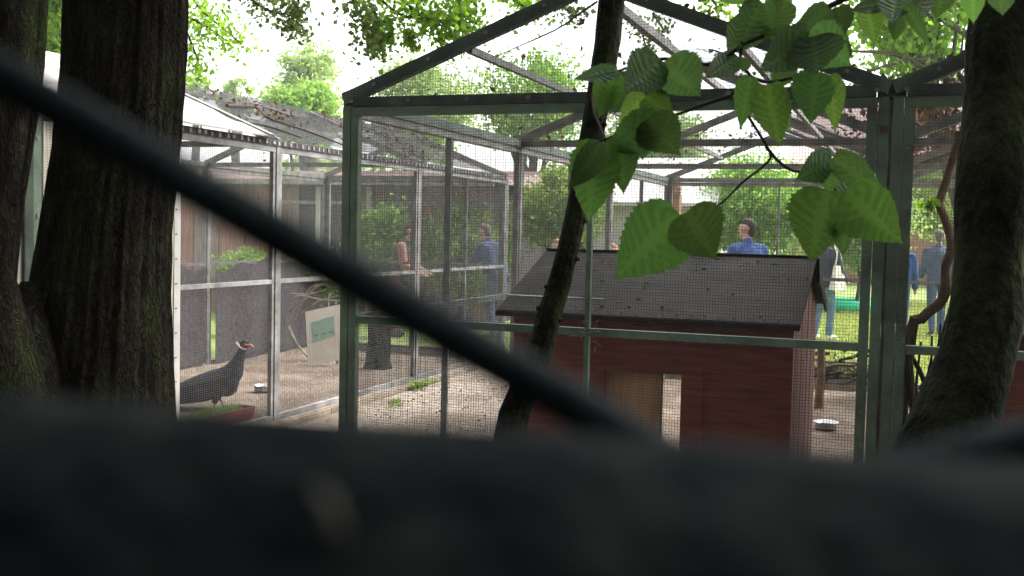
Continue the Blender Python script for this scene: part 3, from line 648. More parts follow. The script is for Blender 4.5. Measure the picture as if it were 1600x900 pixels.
def brick_stack(parent, x0, x1, y0, y1, z0, z1, bw=.5, bh=.16):
    MB().box((x0+.02, y0+.02, z0), (x1-.02, y1-.02, z1)).build('core', 'mortar', parent)
    k = 0; z = z0
    while z+bh <= z1:
        n = max(2, int((x1-x0)/bw)); w = (x1-x0)/n
        for i in range(-1, n):
            xa = x0+w*(i+.5*(k % 2)); xb = xa+w-.02; xa = max(xa, x0); xb = min(xb, x1)
            if xb-xa > .03: MB().box((xa, y0, z), (xb, y0+.15, z+bh-.02)).build('brick', 'brick', parent)
        z += bh; k += 1
ch = thing('brick_house', (.5, 42, 0), 'far brick house whose orange chimney shows through the right hand leaves', 'house')
brick_stack(ch, -.25, .75, 39.5, 40.4, 5.2, 8.3)
MB().box((-4, 40.5, 0), (6, 48, 4.2)).build('wall', 'brick', ch)
MB().prism([(-4.3, 40.1, 4.1), (-4.3, 44.2, 6.8), (-4.3, 48.4, 4.1)], (10.6, 0, 0)).build('roof', 'roof_tile', ch)
bc = thing('brick_pier', (-4.3, 21.3, 0), 'short red brick pier before the white outbuilding', 'pier')
brick_stack(bc, -4.5, -4.22, 21.0, 21.3, 2.35, 2.75, .14, .09); MB().box((-4.48, 21.05, 0), (-4.24, 21.28, 2.35)).build('shaft', 'brick', bc)
# green plastic paddling pool on the lawn
pp = G(1328, 470); 
pl = MB().lathe((pp[0], pp[1]-4, .004), [(0, .02), (.5, .02), (.56, .05), (.58, .22), (.62, .25), (.66, .22), (.64, .04), (.58, 0), (0, 0)], 28).build('paddling_pool', 'pool', None, True)
tag(pl, 'low bright green plastic pool on the lawn beside the woman in jeans', 'pool')

# ================================================================== TREES
def tree(name, label, base, crowns, nclump, nleaf, size, leafm, trunk_r, group=None, spread=.5, barkm='bark_far', droop=.3):
    base = np.array(base, float); T = thing(name, tuple(base), label, 'tree', group)
    C = []; 
    for (c, r, w) in crowns:
        for _ in range(int(nclump*w)):
            q = rng.normal(size=3); q /= np.linalg.norm(q); q *= rng.uniform(.35, 1)**.6
            C.append(np.array(c)+q*np.array(r))
    C = np.array(C); idx = rng.integers(0, len(C), nleaf)
    cs = rng.uniform(.5, 1.2, len(C))*spread
    P = C[idx]+rng.normal(size=(nleaf, 3))*cs[idx][:, None]*np.array([1, 1, .7]); P[:, 2] = np.maximum(P[:, 2], .05)
    V, Q = leaf_quads(P, size, droop=droop)
    ctone = rng.uniform(0, 1, len(C))
    rawmesh('crown', V, Q, leafm, T, np.clip(ctone[idx]*.6+rng.uniform(0, .5, nleaf), 0, 1))
    top = np.mean(C, 0); h = top-base
    pts = [base+h*t+v3(math.sin(3*t+base[0])*.04*h[2], 0, 0) for t in np.linspace(0, 1, 8)]
    MB().tube(pts, np.linspace(trunk_r, trunk_r*.35, 8), 10, .06).build('trunk', barkm, T, True)
    for j in rng.choice(len(C), min(12, len(C)), False):
        t = random.uniform(.3, .85); s = base+h*t; e = C[j]
        MB().tube([s, (s+e)/2+v3(0, 0, .06*h[2]), e], [trunk_r*.4*(1-t*.5), trunk_r*.25, trunk_r*.07], 6).build('limb', barkm, T)
    return T
def bgtree(px0, px1, pt, pb, D, n, ncl, size, leafm, label, rz=None, tr_=.14, spread=None, group=None, bx=None):
    c = PD((px0+px1)/2, (pt+pb)/2, D); rx = (px1-px0)/2*D/F; rzz = (pb-pt)/2*D/F
    sp_ = spread or rx*(.26 if D < 19 else .18)
    bb_ = c if bx is None else PD(bx, 400, D)
    return tree('tree', label, (bb_[0], bb_[1], 0), [(c, (max(.1, rx-sp_), max(.1, (rx-sp_)*.8), max(.1, rzz-sp_)), 1)], ncl, n, size, leafm, tr_, group, sp_)
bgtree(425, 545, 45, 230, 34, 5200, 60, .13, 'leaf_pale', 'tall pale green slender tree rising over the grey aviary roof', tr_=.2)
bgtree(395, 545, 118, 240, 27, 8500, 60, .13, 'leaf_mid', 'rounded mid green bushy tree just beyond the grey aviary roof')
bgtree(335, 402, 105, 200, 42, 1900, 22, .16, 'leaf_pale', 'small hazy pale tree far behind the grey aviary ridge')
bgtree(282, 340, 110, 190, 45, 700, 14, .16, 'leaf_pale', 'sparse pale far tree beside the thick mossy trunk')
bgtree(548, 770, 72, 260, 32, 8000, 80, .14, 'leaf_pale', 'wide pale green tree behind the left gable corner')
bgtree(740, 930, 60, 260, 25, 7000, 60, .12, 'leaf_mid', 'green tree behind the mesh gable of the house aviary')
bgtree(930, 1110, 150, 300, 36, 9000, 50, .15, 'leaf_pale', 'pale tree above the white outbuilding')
bgtree(1060, 1290, 235, 420, 22.5, 15000, 90, .085, 'leaf_mid', 'leafy bright shrub tree behind the man in blue')
bgtree(1255, 1440, 250, 445, 24, 11000, 60, .10, 'leaf_pale', 'pale shrub behind the woman with the tote bag', tr_=.05)
bgtree(1400, 1560, 225, 395, 27, 7000, 50, .10, 'leaf_yellow', 'yellow green tree behind the walking man', tr_=.07, bx=1560)
bgtree(1540, 1680, 160, 470, 20, 8000, 50, .09, 'leaf_yellow', 'yellow green tree to the right of the curved trunk')
bgtree(805, 950, 250, 400, 18.5, 8000, 50, .08, 'leaf_yellow', 'yellow green shrub behind the house roof near the white outbuilding')
bgtree(640, 810, 300, 500, 18.3, 9500, 60, .08, 'leaf_yellow', 'yellow green shrub behind the stooping person in blue')
bgtree(545, 660, 305, 470, 18.3, 5500, 40, .08, 'leaf_mid', 'green shrub behind the person in the dark vest')
bgtree(440, 545, 385, 480, 13.9, 3500, 24, .06, 'leaf_yellow', 'low yellow green shrub behind the tangled dead branches')
bgtree(335, 440, 385, 460, 15.6, 2500, 24, .07, 'leaf_yellow', 'low bright green shrub showing over the dark windbreak')
bgtree(40, 130, -60, 110, 13, 4200, 40, .10, 'leaf_maple', 'vivid green tree between the dark stem and the thick trunk')
# leafy tree whose twigs show over the valley between the green aviaries
RT = bgtree(1310, 1560, -120, 150, 13.8, 7200, 90, .10, 'leaf_maple', 'bright leafy tree rising behind the valley between the green aviaries', tr_=.12, spread=.25, bx=1548)
for px in ([(1560, 160), (1450, 110), (1400, 85), (1330, 80)], [(1500, 150), (1460, 100), (1420, 95), (1345, 115)], [(1520, 60), (1470, 30), (1400, 10)]):
    MB().tube(spline([PD(x, y, 13.4) for x, y in px], 12), np.linspace(.05, .014, 12), 6).build('limb', 'bark_far', RT)
# far hedge closing the horizon
P = []
n = 26000; ang = rng.uniform(-1.35, 1.0, n); rad = 52+rng.normal(size=n)*1.5
hh = 4.2+1.2*np.sin(ang*23)+.8*np.sin(ang*57+1)
P = np.stack([np.sin(ang)*rad, np.cos(ang)*rad, rng.uniform(0, 1, n)**.8*hh], 1)
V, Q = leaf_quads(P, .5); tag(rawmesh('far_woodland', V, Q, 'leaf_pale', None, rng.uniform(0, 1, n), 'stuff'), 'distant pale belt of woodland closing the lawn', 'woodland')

# ---- near trunks
BT = thing('mossy_tree', tuple(PD(165, 300, 2.6)*v3(1, 1, 0)), 'thick dark mossy tree trunk flaring at its foot beside the grey aviary', 'tree')
prof = [(-1300, 196, 88), (-500, 197, 90), (0, 198, 91), (120, 194, 91), (250, 182, 93), (350, 169, 95), (450, 158, 103), (540, 152, 113), (640, 140, 127), (760, 130, 150), (950, 120, 190), (1350, 110, 230), (1495, 105, 260)]
yy = np.array([q[0] for q in prof]); xc = np.interp(np.linspace(-1300, 1495, 90), yy, [q[1] for q in prof]); rr = np.interp(np.linspace(-1300, 1495, 90), yy, [q[2] for q in prof])
def trunk_mesh(pxs, D, k, ridge, name, m, parent, seed=0):
    rs = np.random.default_rng(seed); mb = MB(); rows = len(pxs); n0 = 0
    ph = rs.uniform(0, 6.28, 8)
    for i, (x, y, r) in enumerate(pxs):
        c = PD(x, y, D); q = r*D/F
        for j in range(k):
            a = 2*math.pi*j/k
            f = 1+ridge*(.5*math.sin(7*a+ph[0]+i*.05)+.5*math.sin(13*a+ph[1]-i*.08)+.6*math.sin(29*a+ph[2]+.9*math.sin(i*.33+3*a))+.5*math.sin(47*a+ph[3]+1.4*math.sin(i*.21+2*a)))+rs.uniform(-1, 1)*ridge*.5
            mb.v.append((c[0]+q*f*math.cos(a), c[1]+q*f*math.sin(a), max(c[2], -.02)))
    for i in range(rows-1):
        for j in range(k): a, b = i*k+j, i*k+(j+1) % k; mb.f.append((a, b, b+k, a+k))
    return mb.build(name, m, parent, True)
trunk_mesh(list(zip(xc, np.linspace(-1300, 1495, 90), rr)), 2.6, 150, .022, 'trunk', 'bark', BT, 1)
ST = thing('dark_stem_tree', tuple(PD(20, 400, 2.3)*v3(1, 1, 0)), 'two dark slim stems leaning together left of the thick mossy trunk', 'tree')
def interp_px(prof, n):
    ys_ = np.linspace(prof[0][0], prof[-1][0], n); Y = [q[0] for q in prof]
    return list(zip(np.interp(ys_, Y, [q[1] for q in prof]), ys_, np.interp(ys_, Y, [q[2] for q in prof])))
trunk_mesh(interp_px([(-1200, 55, 30), (0, 52, 22), (120, 48, 19), (250, 33, 15), (330, 20, 15), (440, 8, 17), (520, 14, 34), (700, 30, 60), (1700, 20, 90)], 70), 2.3, 40, .02, 'trunk', 'bark', ST, 2)
trunk_mesh(interp_px([(-1200, 40, 50), (0, 14, 42), (150, 6, 40), (300, -6, 34), (430, -10, 30), (600, 10, 50), (1720, 10, 90)], 60), 2.25, 40, .02, 'stem', 'bark', ST, 3)
# buttress root linking trunk and stems
trunk_mesh(interp_px([(440, 42, 8), (470, 40, 30), (560, 40, 60), (800, 50, 90), (1600, 60, 120)], 40), 2.45, 40, .02, 'root', 'bark', ST, 4)

CT = thing('curved_tree', tuple(G(1480, 1790)*v3(1, 1, 0)), 'smooth curved dark trunk with broad serrated leaves hanging from its twigs', 'tree')
trunk_mesh(interp_px([(-900, 1640, 55), (-60, 1582, 52), (0, 1575, 53), (60, 1567, 55), (150, 1562, 52), (250, 1553, 54), (330, 1548, 54), (400, 1545, 50), (450, 1543, 53), (500, 1540, 55), (545, 1529, 56), (580, 1518, 60), (620, 1503, 64), (660, 1490, 69), (720, 1468, 76), (850, 1440, 84), (1300, 1420, 105), (1800, 1420, 150)], 110), 2.0, 60, .014, 'trunk', 'bark_smooth', CT, 5)
for x, y, r in ((1505, 318, 12), (1500, 365, 11), (1503, 425, 12), (1520, 100, 11), (1510, 285, 9)):
    c = PD(x+6, y, 2.0); q = r*2.0/F
    MB().tube([c+cr*q*.8, c, c-cr*q*.55, c-cr*q*.9], [q*1.2, q, q*.8, q*.3], 10, .12).build('knot', 'bark_smooth', CT, True)
MT = thing('slim_tree', tuple(G(760, 1580)*v3(1, 1, 0)), 'slim bent dark tree stem crossing in front of the bird house', 'tree')
trunk_mesh(interp_px([(-900, 1010, 26), (-20, 957, 20), (60, 950, 20), (150, 936, 19), (250, 917, 18), (340, 899, 17), (400, 885, 17), (450, 872, 19), (490, 859, 20), (520, 851, 20), (560, 840, 21), (600, 822, 23), (640, 805, 24), (690, 795, 25), (800, 780, 28), (1580, 760, 45)], 120), 2.5, 40, .035, 'trunk', 'bark_smooth', MT, 6)
for x, y, r in ((911, 345, 6), (846, 482, 7), (857, 448, 6), (899, 405, 6), (941, 195, 6), (873, 500, 5)):
    c = PD(x, y, 2.47); q = r*2.5/F; MB().tube([c, c+cr*q*(1 if x > 870 else -1)*1.2], [q*.8, q*.4], 8, .1).build('knot', 'bark_smooth', MT, True)
MB().tube(spline([PD(945, 115, 2.48), PD(925, 160, 2.4), PD(960, 250, 2.3)], 6), .004, 5).build('side_twig', 'twig', MT)

# ---- overhanging maple boughs (part of the mossy tree) and an unseen crown added to shade the front
strands = [  # px polyline, depth, px spread, leaves, size, material
    ([(270, -60), (310, 10), (350, 45), (378, 70)], 7.5, 17, 210, .055, 'leaf_maple'),
    ([(270, 0), (292, 50), (310, 100), (305, 118)], 7.2, 14, 190, .055, 'leaf_maple'),
    ([(280, 20), (320, 40), (350, 60)], 7.3, 14, 120, .055, 'leaf_maple'),
    ([(360, -30), (400, 5), (440, 22), (470, 10)], 7.0, 13, 170, .06, 'leaf_dull'),
    ([(470, -40), (465, 10), (455, 40), (475, 52)], 7.0, 9, 110, .06, 'leaf_dull'),
    ([(540, -50), (555, 10), (580, 45), (580, 75)], 6.6, 15, 260, .06, 'leaf_dull'),
    ([(560, -40), (620, 20), (680, 30), (735, 35)], 6.8, 20, 460, .06, 'leaf_maple'),
    ([(620, -20), (650, 20), (700, 45), (708, 55)], 6.8, 15, 260, .06, 'leaf_maple'),
    ([(690, -40), (720, 10), (735, 35)], 6.9, 14, 230, .06, 'leaf_maple'),
    ([(580, 10), (600, 50), (590, 72)], 6.7, 12, 150, .06, 'leaf_maple'),
    ([(640, 50), (640, 66), (645, 74)], 6.8, 5, 50, .055, 'leaf_maple'),
    ([(770, -40), (810, 5), (845, 18)], 7.0, 11, 170, .06, 'leaf_maple'),
    ([(860, -40), (880, 10), (905, 25)], 7.4, 10, 90, .06, 'leaf_dull'),
    ([(1090, -60), (1110, -5), (1130, 20)], 6.5, 11, 130, .06, 'leaf_maple'),
    ([(985, 30), (1000, 45), (1010, 75)], 8.0, 10, 70, .06, 'leaf_dull'),
    ([(1020, 20), (1035, 45), (1030, 60)], 8.0, 9, 60, .06, 'leaf_dull')]
for px, D, spx, n, sz, mm in strands:
    n = int(n*2.1)
    pts = spline([PD(x, y, D) for x, y in px], 16); MB().tube(pts, np.linspace(.012, .004, 16), 5).build('limb', 'twig', BT)
    i = rng.integers(2, 16, n); P = np.array(pts)[i]+(cr*rng.normal(size=(n, 1))+v3(0, 0, 1)*rng.normal(size=(n, 1))+fw*rng.normal(size=(n, 1))*2)*spx*D/F
    V, Q = leaf_quads(P, sz*.66, aspect=.75, droop=.5); rawmesh('crown', V, Q, mm, BT, rng.uniform(0, 1, n))
top = PD(198, -1300, 2.6)
for tx, ty, tz in ((-3, 6.5, 5.6), (-1.0, 6.2, 5.8), (.2, 6.6, 5.9), (-2.2, 1, 6.5), (1.5, 2.5, 6), (-4, 3, 6)):
    MB().tube(spline([top-v3(0, 0, .3), top*.55+v3(tx, ty, tz+1)*.45, v3(tx, ty, tz)], 10), np.linspace(.09, .02, 10), 8).build('limb', 'bark_far', BT)
n = 29000; P = np.stack([rng.uniform(-7, 6, n), rng.uniform(-4, 8.5, n), rng.uniform(4.6, 7, n)], 1); P = P[(P[:, 1] < 3.6) | (P[:, 0] > -3.2)]; n = len(P)  # unseen leaf layer added overhead to darken foreground and house
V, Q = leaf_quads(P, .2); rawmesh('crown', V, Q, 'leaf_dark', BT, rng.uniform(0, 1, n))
# unseen leaf screen added behind the camera to darken the foreground
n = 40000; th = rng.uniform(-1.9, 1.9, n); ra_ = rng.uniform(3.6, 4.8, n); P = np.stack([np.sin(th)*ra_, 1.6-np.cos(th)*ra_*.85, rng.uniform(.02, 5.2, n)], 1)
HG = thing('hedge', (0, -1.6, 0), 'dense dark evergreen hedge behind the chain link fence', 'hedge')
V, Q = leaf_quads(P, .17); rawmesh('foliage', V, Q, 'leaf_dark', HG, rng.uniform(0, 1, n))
for x, yy in [(math.sin(t)*4.2, 1.6-math.cos(t)*3.6) for t in np.linspace(-1.8, 1.8, 9)]: MB().tube([(x, yy, 0), (x+.1, yy, 2), (x, yy+.1, 4)], [.06, .05, .02], 8).build('stem', 'bark_far', HG)

# ---- broad serrated leaves on the twigs of the curved tree
def leaf_mesh(seed, m):
    rs = random.Random(seed); nv, nu = 34, 9; V = []; Fc = []; vein = []
    curl = rs.uniform(-.12, .08); fold = rs.uniform(-.03, .11); tw = rs.uniform(-.14, .14); asym = rs.uniform(-.08, .08); bend = rs.uniform(-.2, .2)
    for i in range(nv):
        t = i/(nv-1)
        w = (math.sin(math.pi*min(1, t**.72))**.85)*(1-.55*t**2.4)+(.12*(1-t)**8 if t > 0 else 0)
        if t > .86: w *= (1-t)/.14*.55+.45 if t < 1 else 0
        if i == 0: w = .06
        for j in range(nu):
            u = -1+2*j/(nu-1); s = 1+((.05+.03*math.sin(i*1.9+seed))*(1 if (i % 2) else -1) if abs(u) == 1 else 0)
            x = .5*w*s*u*(1+asym*(1 if u > 0 else -1)); y = t-.06*abs(u)*(1-t)*w*1.2 - (.05*w*abs(u) if t < .15 else 0)
            ph = (t-.34*abs(u)*w)*8.5+.18*math.sin(5*t+seed+(2 if u > 0 else 0))
            rg = math.sin(2*math.pi*ph)
            z = fold*abs(u)*w*.5+curl*t*t+tw*u*w*t*.5+.005*rg*(1-.5*abs(u))
            V.append((x+bend*t*t, y, z))
            vn = .38+.18*rg+.38*max(0, rg)**5*(1-.4*abs(u))
            if abs(u) < .05: vn = 1.0
            vein.append(vn)
    for i in range(nv-1):
        for j in range(nu-1): a = i*nu+j; Fc.append((a, a+1, a+1+nu, a+nu))
    me = bpy.data.meshes.new('leaf'); me.from_pydata(V, [], Fc); me.materials.append(M[m]); me.polygons.foreach_set('use_smooth', [True]*len(Fc))
    a = me.attributes.new('vein', 'FLOAT', 'POINT'); a.data.foreach_set('value', vein)
    return me
LM = {(m, s): leaf_mesh(s*7+(3 if m == 'hazel' else 0), m) for m in ('hazel', 'hazel_mid', 'hazel_old') for s in range(8)}
Dl = 1.12
BRN = {}
twigs = [
    [(1640, -160), (1480, -70), (1360, -20), (1292, 12), (1232, 50), (1205, 52), (1165, 68), (1110, 100), (1040, 92), (1000, 100), (962, 112)],
    [(1160, 65), (1157, 100), (1172, 120), (1163, 150), (1168, 178), (1190, 215), (1204, 243), (1190, 262), (1160, 285), (1120, 322), (1063, 337)],
    [(1196, 228), (1220, 255), (1250, 268), (1300, 250)],
    [(1300, 250), (1310, 270), (1305, 296), (1322, 340)],
    [(1172, 120), (1200, 128), (1235, 122), (1262, 112), (1285, 115)],
    [(1140, 150), (1095, 165), (1060, 178), (1020, 186), (1008, 155)],
    [(1020, 186), (985, 200), (955, 214), (932, 222)],
    [(1172, 120), (1140, 150)],
    [(1480, -70), (1440, -10), (1420, 10)],
    [(1292, 12), (1300, 35), (1270, 58)]]
first = None
for i, px in enumerate(twigs):
    pts = spline([PD(x, y, Dl+.02) for x, y in px], 8*len(px)); n = len(pts)
    ra = np.linspace(.0042, .0013, n) if i == 0 else np.linspace(.0022, .0011, n)
    ob = MB().tube(pts, ra, 6).build('twig', 'twig', CT, True)
    if first is None: first = ob
leaves = [  # base, tip, width px, lit tone, depth, roll about its length (deg)
    ((965, 110), (893, 126), 26, 0, 0, 40), ((962, 115), (935, 185), 46, 2, 0, 10), ((965, 118), (962, 165), 20, 0, .01, 40), ((1030, 90), (976, 152), 64, 0, -.01, -15),
    ((1040, 95), (1084, 160), 74, 0, .0, 15), ((1150, 86), (1102, 126), 36, 0, .02, 20), ((1010, 152), (960, 194), 42, 1, .02, 0), ((1010, 150), (1046, 182), 42, 1, .01, -10),
    ((1032, 186), (943, 238), 62, 0, -.02, -20), ((1015, 184), (1062, 243), 66, 0, -.03, 15), ((1022, 192), (986, 252), 52, 1, .02, 5), ((1000, 205), (1010, 250), 40, 1, .03, -20),
    ((934, 222), (906, 348), 72, 2, -.03, 12), ((938, 224), (890, 300), 42, 0, -.05, 35), ((966, 214), (980, 305), 48, 2, .0, -8),
    ((1060, 334), (957, 438), 100, 2, -.06, -8), ((1072, 332), (1120, 407), 84, 2, -.12, 8),
    ((1293, 297), (1264, 412), 88, 2, -.06, -6), ((1322, 297), (1405, 390), 84, 2, -.12, 10), ((1318, 335), (1323, 403), 34, 2, -.06, 30), ((1340, 300), (1395, 370), 60, 2, -.07, -20),
    ((1300, 246), (1243, 285), 44, 0, -.06, -25), ((1298, 247), (1284, 298), 56, 1, -.05, 5), ((1302, 246), (1394, 312), 42, 0, -.07, 25),
    ((1192, 4), (1150, 82), 52, 2, .03, -5), ((1196, 5), (1209, 49), 26, 0, .0, 25), ((1228, 3), (1198, 66), 42, 1, .02, 10), ((1212, -20), (1232, 24), 46, 1, .04, 0),
    ((1296, 14), (1236, 58), 42, 0, -.01, -15), ((1310, 10), (1323, 58), 34, 0, .01, 10), ((1262, 58), (1336, 97), 66, 0, -.04, 20), ((1266, 55), (1177, 114), 58, 0, -.04, -20),
    ((1266, 58), (1276, 120), 84, 0, -.05, 0), ((1240, 95), (1210, 118), 34, 1, .02, 0), ((1276, 113), (1261, 194), 60, 0, -.02, -10), ((1295, 118), (1310, 208), 34, 1, .0, 30),
    ((1173, 120), (1153, 200), 34, 1, .0, -15), ((1200, 133), (1216, 232), 54, 1, -.02, 5), ((1206, 130), (1238, 210), 30, 0, .01, 35), ((1163, 90), (1156, 112), 22, 1, .01, 0),
    ((1378, 6), (1325, 18), 22, 0, 0, 30), ((1403, -8), (1393, 42), 44, 0, .0, 5), ((1432, -14), (1448, 20), 34, 1, .03, 0), ((1472, -16), (1467, 30), 36, 1, .03, 5),
    ((1522, -18), (1516, 38), 32, 1, .02, -10), ((1566, -16), (1563, 25), 36, 1, .01, 0), ((1416, 8), (1455, 72), 22, 0, -.02, 40), ((1120, -25), (1175, 12), 34, 1, .05, 0)]
for _ in range(18):
    bx_, by_ = random.choice([(1265, 30), (1215, 20), (1290, 60), (1000, 120), (1010, 180), (1310, 280), (1180, 20), (1240, 85), (1380, 0), (1450, -5)])
    bx_ += random.gauss(0, 22); by_ += random.gauss(0, 12); an_ = random.gauss(1.57, .7); L_ = random.uniform(38, 75)
    leaves.append(((bx_, by_), (bx_+L_*math.cos(an_), by_+L_*math.sin(an_)), L_*random.uniform(.55, .8), random.choice([0, 1, 2]), random.uniform(.02, .10), random.uniform(-25, 25)))
o0 = np.array(ORG[first.name])
for i, (b, t, w, lit, dz, rl) in enumerate(leaves):
    Db = Dl+dz; Dt = Db+random.uniform(-.03, .02)
    B = PD(*b, Db); T = PD(*t, Dt); ax = T-B; L = np.linalg.norm(ax); ax /= L
    vw = CAM-(B+T)/2; nz = vw-ax*(vw@ax); nz /= np.linalg.norm(nz); nx = np.cross(ax, nz)
    a = R(rl*.75); nx, nz = nx*math.cos(a)-nz*math.sin(a), nz*math.cos(a)+nx*math.sin(a)
    if i % 2: nx, nz = -nx, -nz
    ww = w*Db/F/max(.45, math.cos(a))*1.2
    me = LM[('hazel' if lit == 1 else 'hazel_mid' if lit else 'hazel_old', i % 8)]
    o = bpy.data.objects.new('leaf', me); col.objects.link(o); o.parent = first
    B = B-o0
    o.matrix_local = Matrix(((nx[0]*ww, ax[0]*L, nz[0]*L*.8, B[0]), (nx[1]*ww, ax[1]*L, nz[1]*L*.8, B[1]), (nx[2]*ww, ax[2]*L, nz[2]*L*.8, B[2]), (0, 0, 0, 1)))

# weeds on the path
def weed(p, label, n=26, h=.09):
    o = thing('weed', (p[0], p[1], 0), label, 'plant', None); mb = MB()
    for i in range(n):
        a = random.uniform(0, 6.28); L = h*random.uniform(.5, 1.2); w = .012; d_ = v3(math.cos(a), math.sin(a), 0); s_ = v3(-d_[1], d_[0], 0)*w; q = v3(p[0], p[1], .01)+d_*random.uniform(0, .07)
        mb.quad(q, q+d_*L*.4+s_+v3(0, 0, L*.45), q+d_*L*.9+v3(0, 0, L*.55), q+d_*L*.4-s_+v3(0, 0, L*.45))
    mb.t = [random.random() for _ in mb.f]
    mb.build('leaves', 'grass', o)
weed(G(652, 610), 'largest green weed at the foot of the grey aviary kerb', 60, .13)
weed(G(620, 632), 'small green weed on the path nearest the green corner post', 20, .07)
weed(G(672, 604), 'weed with narrow leaves on the path beyond the largest weed', 20, .10)
weed(G(615, 640), 'tiny weed on the path', 12, .05)
n = 170; P = np.stack([rng.uniform(-4.4, -3.2, n), rng.uniform(7.5, 12, n), np.full(n, .014)], 1)
V, Q = leaf_quads(P, .03, flat=.7); tag(rawmesh('path_leaves', V, Q, 'litter', None, rng.uniform(.3, 1, n), 'stuff'), 'brown and yellow fallen leaves strewn along the path', 'leaf litter')

# ================================================================== PEOPLE
M['skin'] = mat('skin', [(.42, .24, .18), (.52, .32, .25)], .6, 10)
def cloth(nm, c, rough=.85): 
    d = tuple(q*.6 for q in c); e = tuple(min(1, q*1.3) for q in c); return mat(nm, [d, c, e], rough, 9, .9, 16)
def person(label, base, H, head, top, trousers, hair, lean=0, stride=0, arms=((-15, 20), (15, 20)), sleeves=True, skirt=None, vest=None, headturn=0, longhair=False, bag=None, group=None, shoe=(.05, .045, .04), bald=False):
    k = H/1.75; base = v3(base[0], base[1], 0.006); h = R(head)
    f = v3(math.sin(h), math.cos(h), 0); s = v3(math.cos(h), -math.sin(h), 0); z = v3(0, 0, 1)
    P = thing('person', tuple(base), label, 'person', group)
    def W(x, y, zz): return base+k*(s*x+f*y+z*zz)
    le = R(lean)
    def U(x, y, zz):                                # upper body, leaning about the hips
        dz = zz-.95; return W(x, y*math.cos(le)+dz*math.sin(le), .95+dz*math.cos(le)-y*math.sin(le))
    ht = R(headturn); hc = (0, .04, 1.63)
    def Hd(x, y, zz):
        return U(hc[0]+x*math.cos(ht)+y*math.sin(ht), hc[1]+y*math.cos(ht)-x*math.sin(ht), hc[2]+zz)
    legs = []
    for sx in (-1, 1):
        st = stride*sx; hip = W(sx*.09, 0, .92); kn = W(sx*.095, .06+st*.5, .50); an = W(sx*.095, st-.02, .09); toe = W(sx*.11, st+.15, .035); heel = W(sx*.095, st-.04, .04)
        if st < -.1: kn = W(sx*.095, st*.35+.05, .49); an = W(sx*.095, st, .13); heel = W(sx*.095, st-.03, .10)
        legs.append((hip, kn, an, toe, heel))
    armj = []
    for sx, (sw, el) in zip((-1, 1), arms):
        sh = (sx*.185, 0, 1.385); a = R(sw); e = (sh[0]+sx*.05, sh[1]+.29*math.sin(a), sh[2]-.29*math.cos(a)); b = a+R(el)
        w = (e[0]-sx*.01, e[1]+.25*math.sin(b), e[2]-.25*math.cos(b)); hd = (w[0], w[1]+.09*math.sin(b), w[2]-.09*math.cos(b))
        armj.append((U(*sh), U(*e), U(*w), U(*hd), f*math.sin(b)-z*math.cos(b), sx))
    sk = [(U(0, 0, 1.0), .10*k, U(0, .01, 1.3), .11*k), (U(0, 0, 1.44), .055*k, U(0, .03, 1.54), .052*k), (U(-.13, 0, 1.40), .06*k, U(.13, 0, 1.40), .06*k),
          (Hd(0, -.02, .03), .086*k, Hd(0, .012, .02), .084*k), (Hd(0, .03, -.06), .055*k, Hd(0, .055, -.075), .042*k), (Hd(0, .085, .0), .012*k, Hd(0, .105, -.022), .015*k),
          (Hd(-.083, -.005, -.01), .016*k, Hd(-.09, -.015, .02), .018*k), (Hd(.083, -.005, -.01), .016*k, Hd(.09, -.015, .02), .018*k), (Hd(-.03, .082, .03), .014*k, Hd(.03, .082, .03), .014*k)]
    for sh, e, w, hd, dr, sx in armj:
        sk += [(sh, .046*k, e, .038*k), (e, .037*k, w, .026*k), (w, .028*k, hd, .034*k)]
        sd_ = s*sx
        for q in range(4):
            o_ = hd+f*(q-1.5)*.018*k; l_ = (.055, .068, .064, .05)[q]*k
            sk += [(o_, .0095*k, o_+dr*l_*.6, .009*k), (o_+dr*l_*.6, .009*k, o_+dr*l_*1.0-sd_*.018*k, .008*k)]
        sk.append((w+f*.02*k+dr*.02*k, .011*k, w+f*.05*k+dr*.075*k, .009*k))
    for hip, kn, an, toe, heel in legs: sk += [(hip, .08*k, kn, .055*k), (kn, .05*k, an, .036*k), (heel, .03*k, toe, .028*k)]
    sk.append((W(-.07, 0, .95), .09*k, W(.07, 0, .95), .09*k))
    blob('body', sk, 'skin', P, .011, 3)
    tc = [(U(0, 0, .98), .132*k, U(0, .01, 1.34), .132*k), (U(-.08, 0, 1.02), .115*k, U(-.09, .01, 1.32), .12*k), (U(.08, 0, 1.02), .115*k, U(.09, .01, 1.32), .12*k), (U(-.11, 0, 1.405), .07*k, U(.11, 0, 1.405), .07*k), (U(0, .01, 1.455), .07*k, U(0, .012, 1.49), .06*k),
          (U(-.07, 0, .92), .118*k, U(.07, 0, .92), .118*k)]
    arm_caps = []
    for sh, e, w, hd, dr, sx in armj:
        arm_caps += [(sh, .074*k, e, .064*k)]
        arm_caps += [(e, .064*k, w, .054*k)] if sleeves else []
    if vest is not None:
        blob('shirt', arm_caps+[(U(-.15, 0, 1.40), .06*k, U(.15, 0, 1.40), .06*k)], top, P, .014, 4); blob('vest', tc, vest, P, .014, 4)
    else: blob('shirt', tc+arm_caps, top, P, .014, 4)
    tcap = [(W(-.075, 0, .93), .112*k, W(.075, 0, .93), .112*k)]
    for hip, kn, an, toe, heel in legs: tcap += [(hip, .098*k, kn, .072*k), (kn, .072*k, an, .056*k)]
    blob('trousers', tcap, trousers, P, .014, 4)
    sm = mat('shoe', [shoe, tuple(q*1.3 for q in shoe)], .6)
    for hip, kn, an, toe, heel in legs: blob('shoe', [(heel, .042*k, toe, .038*k), (heel, .042*k, an+z*-.01, .042*k)], sm, P, .012, 3)
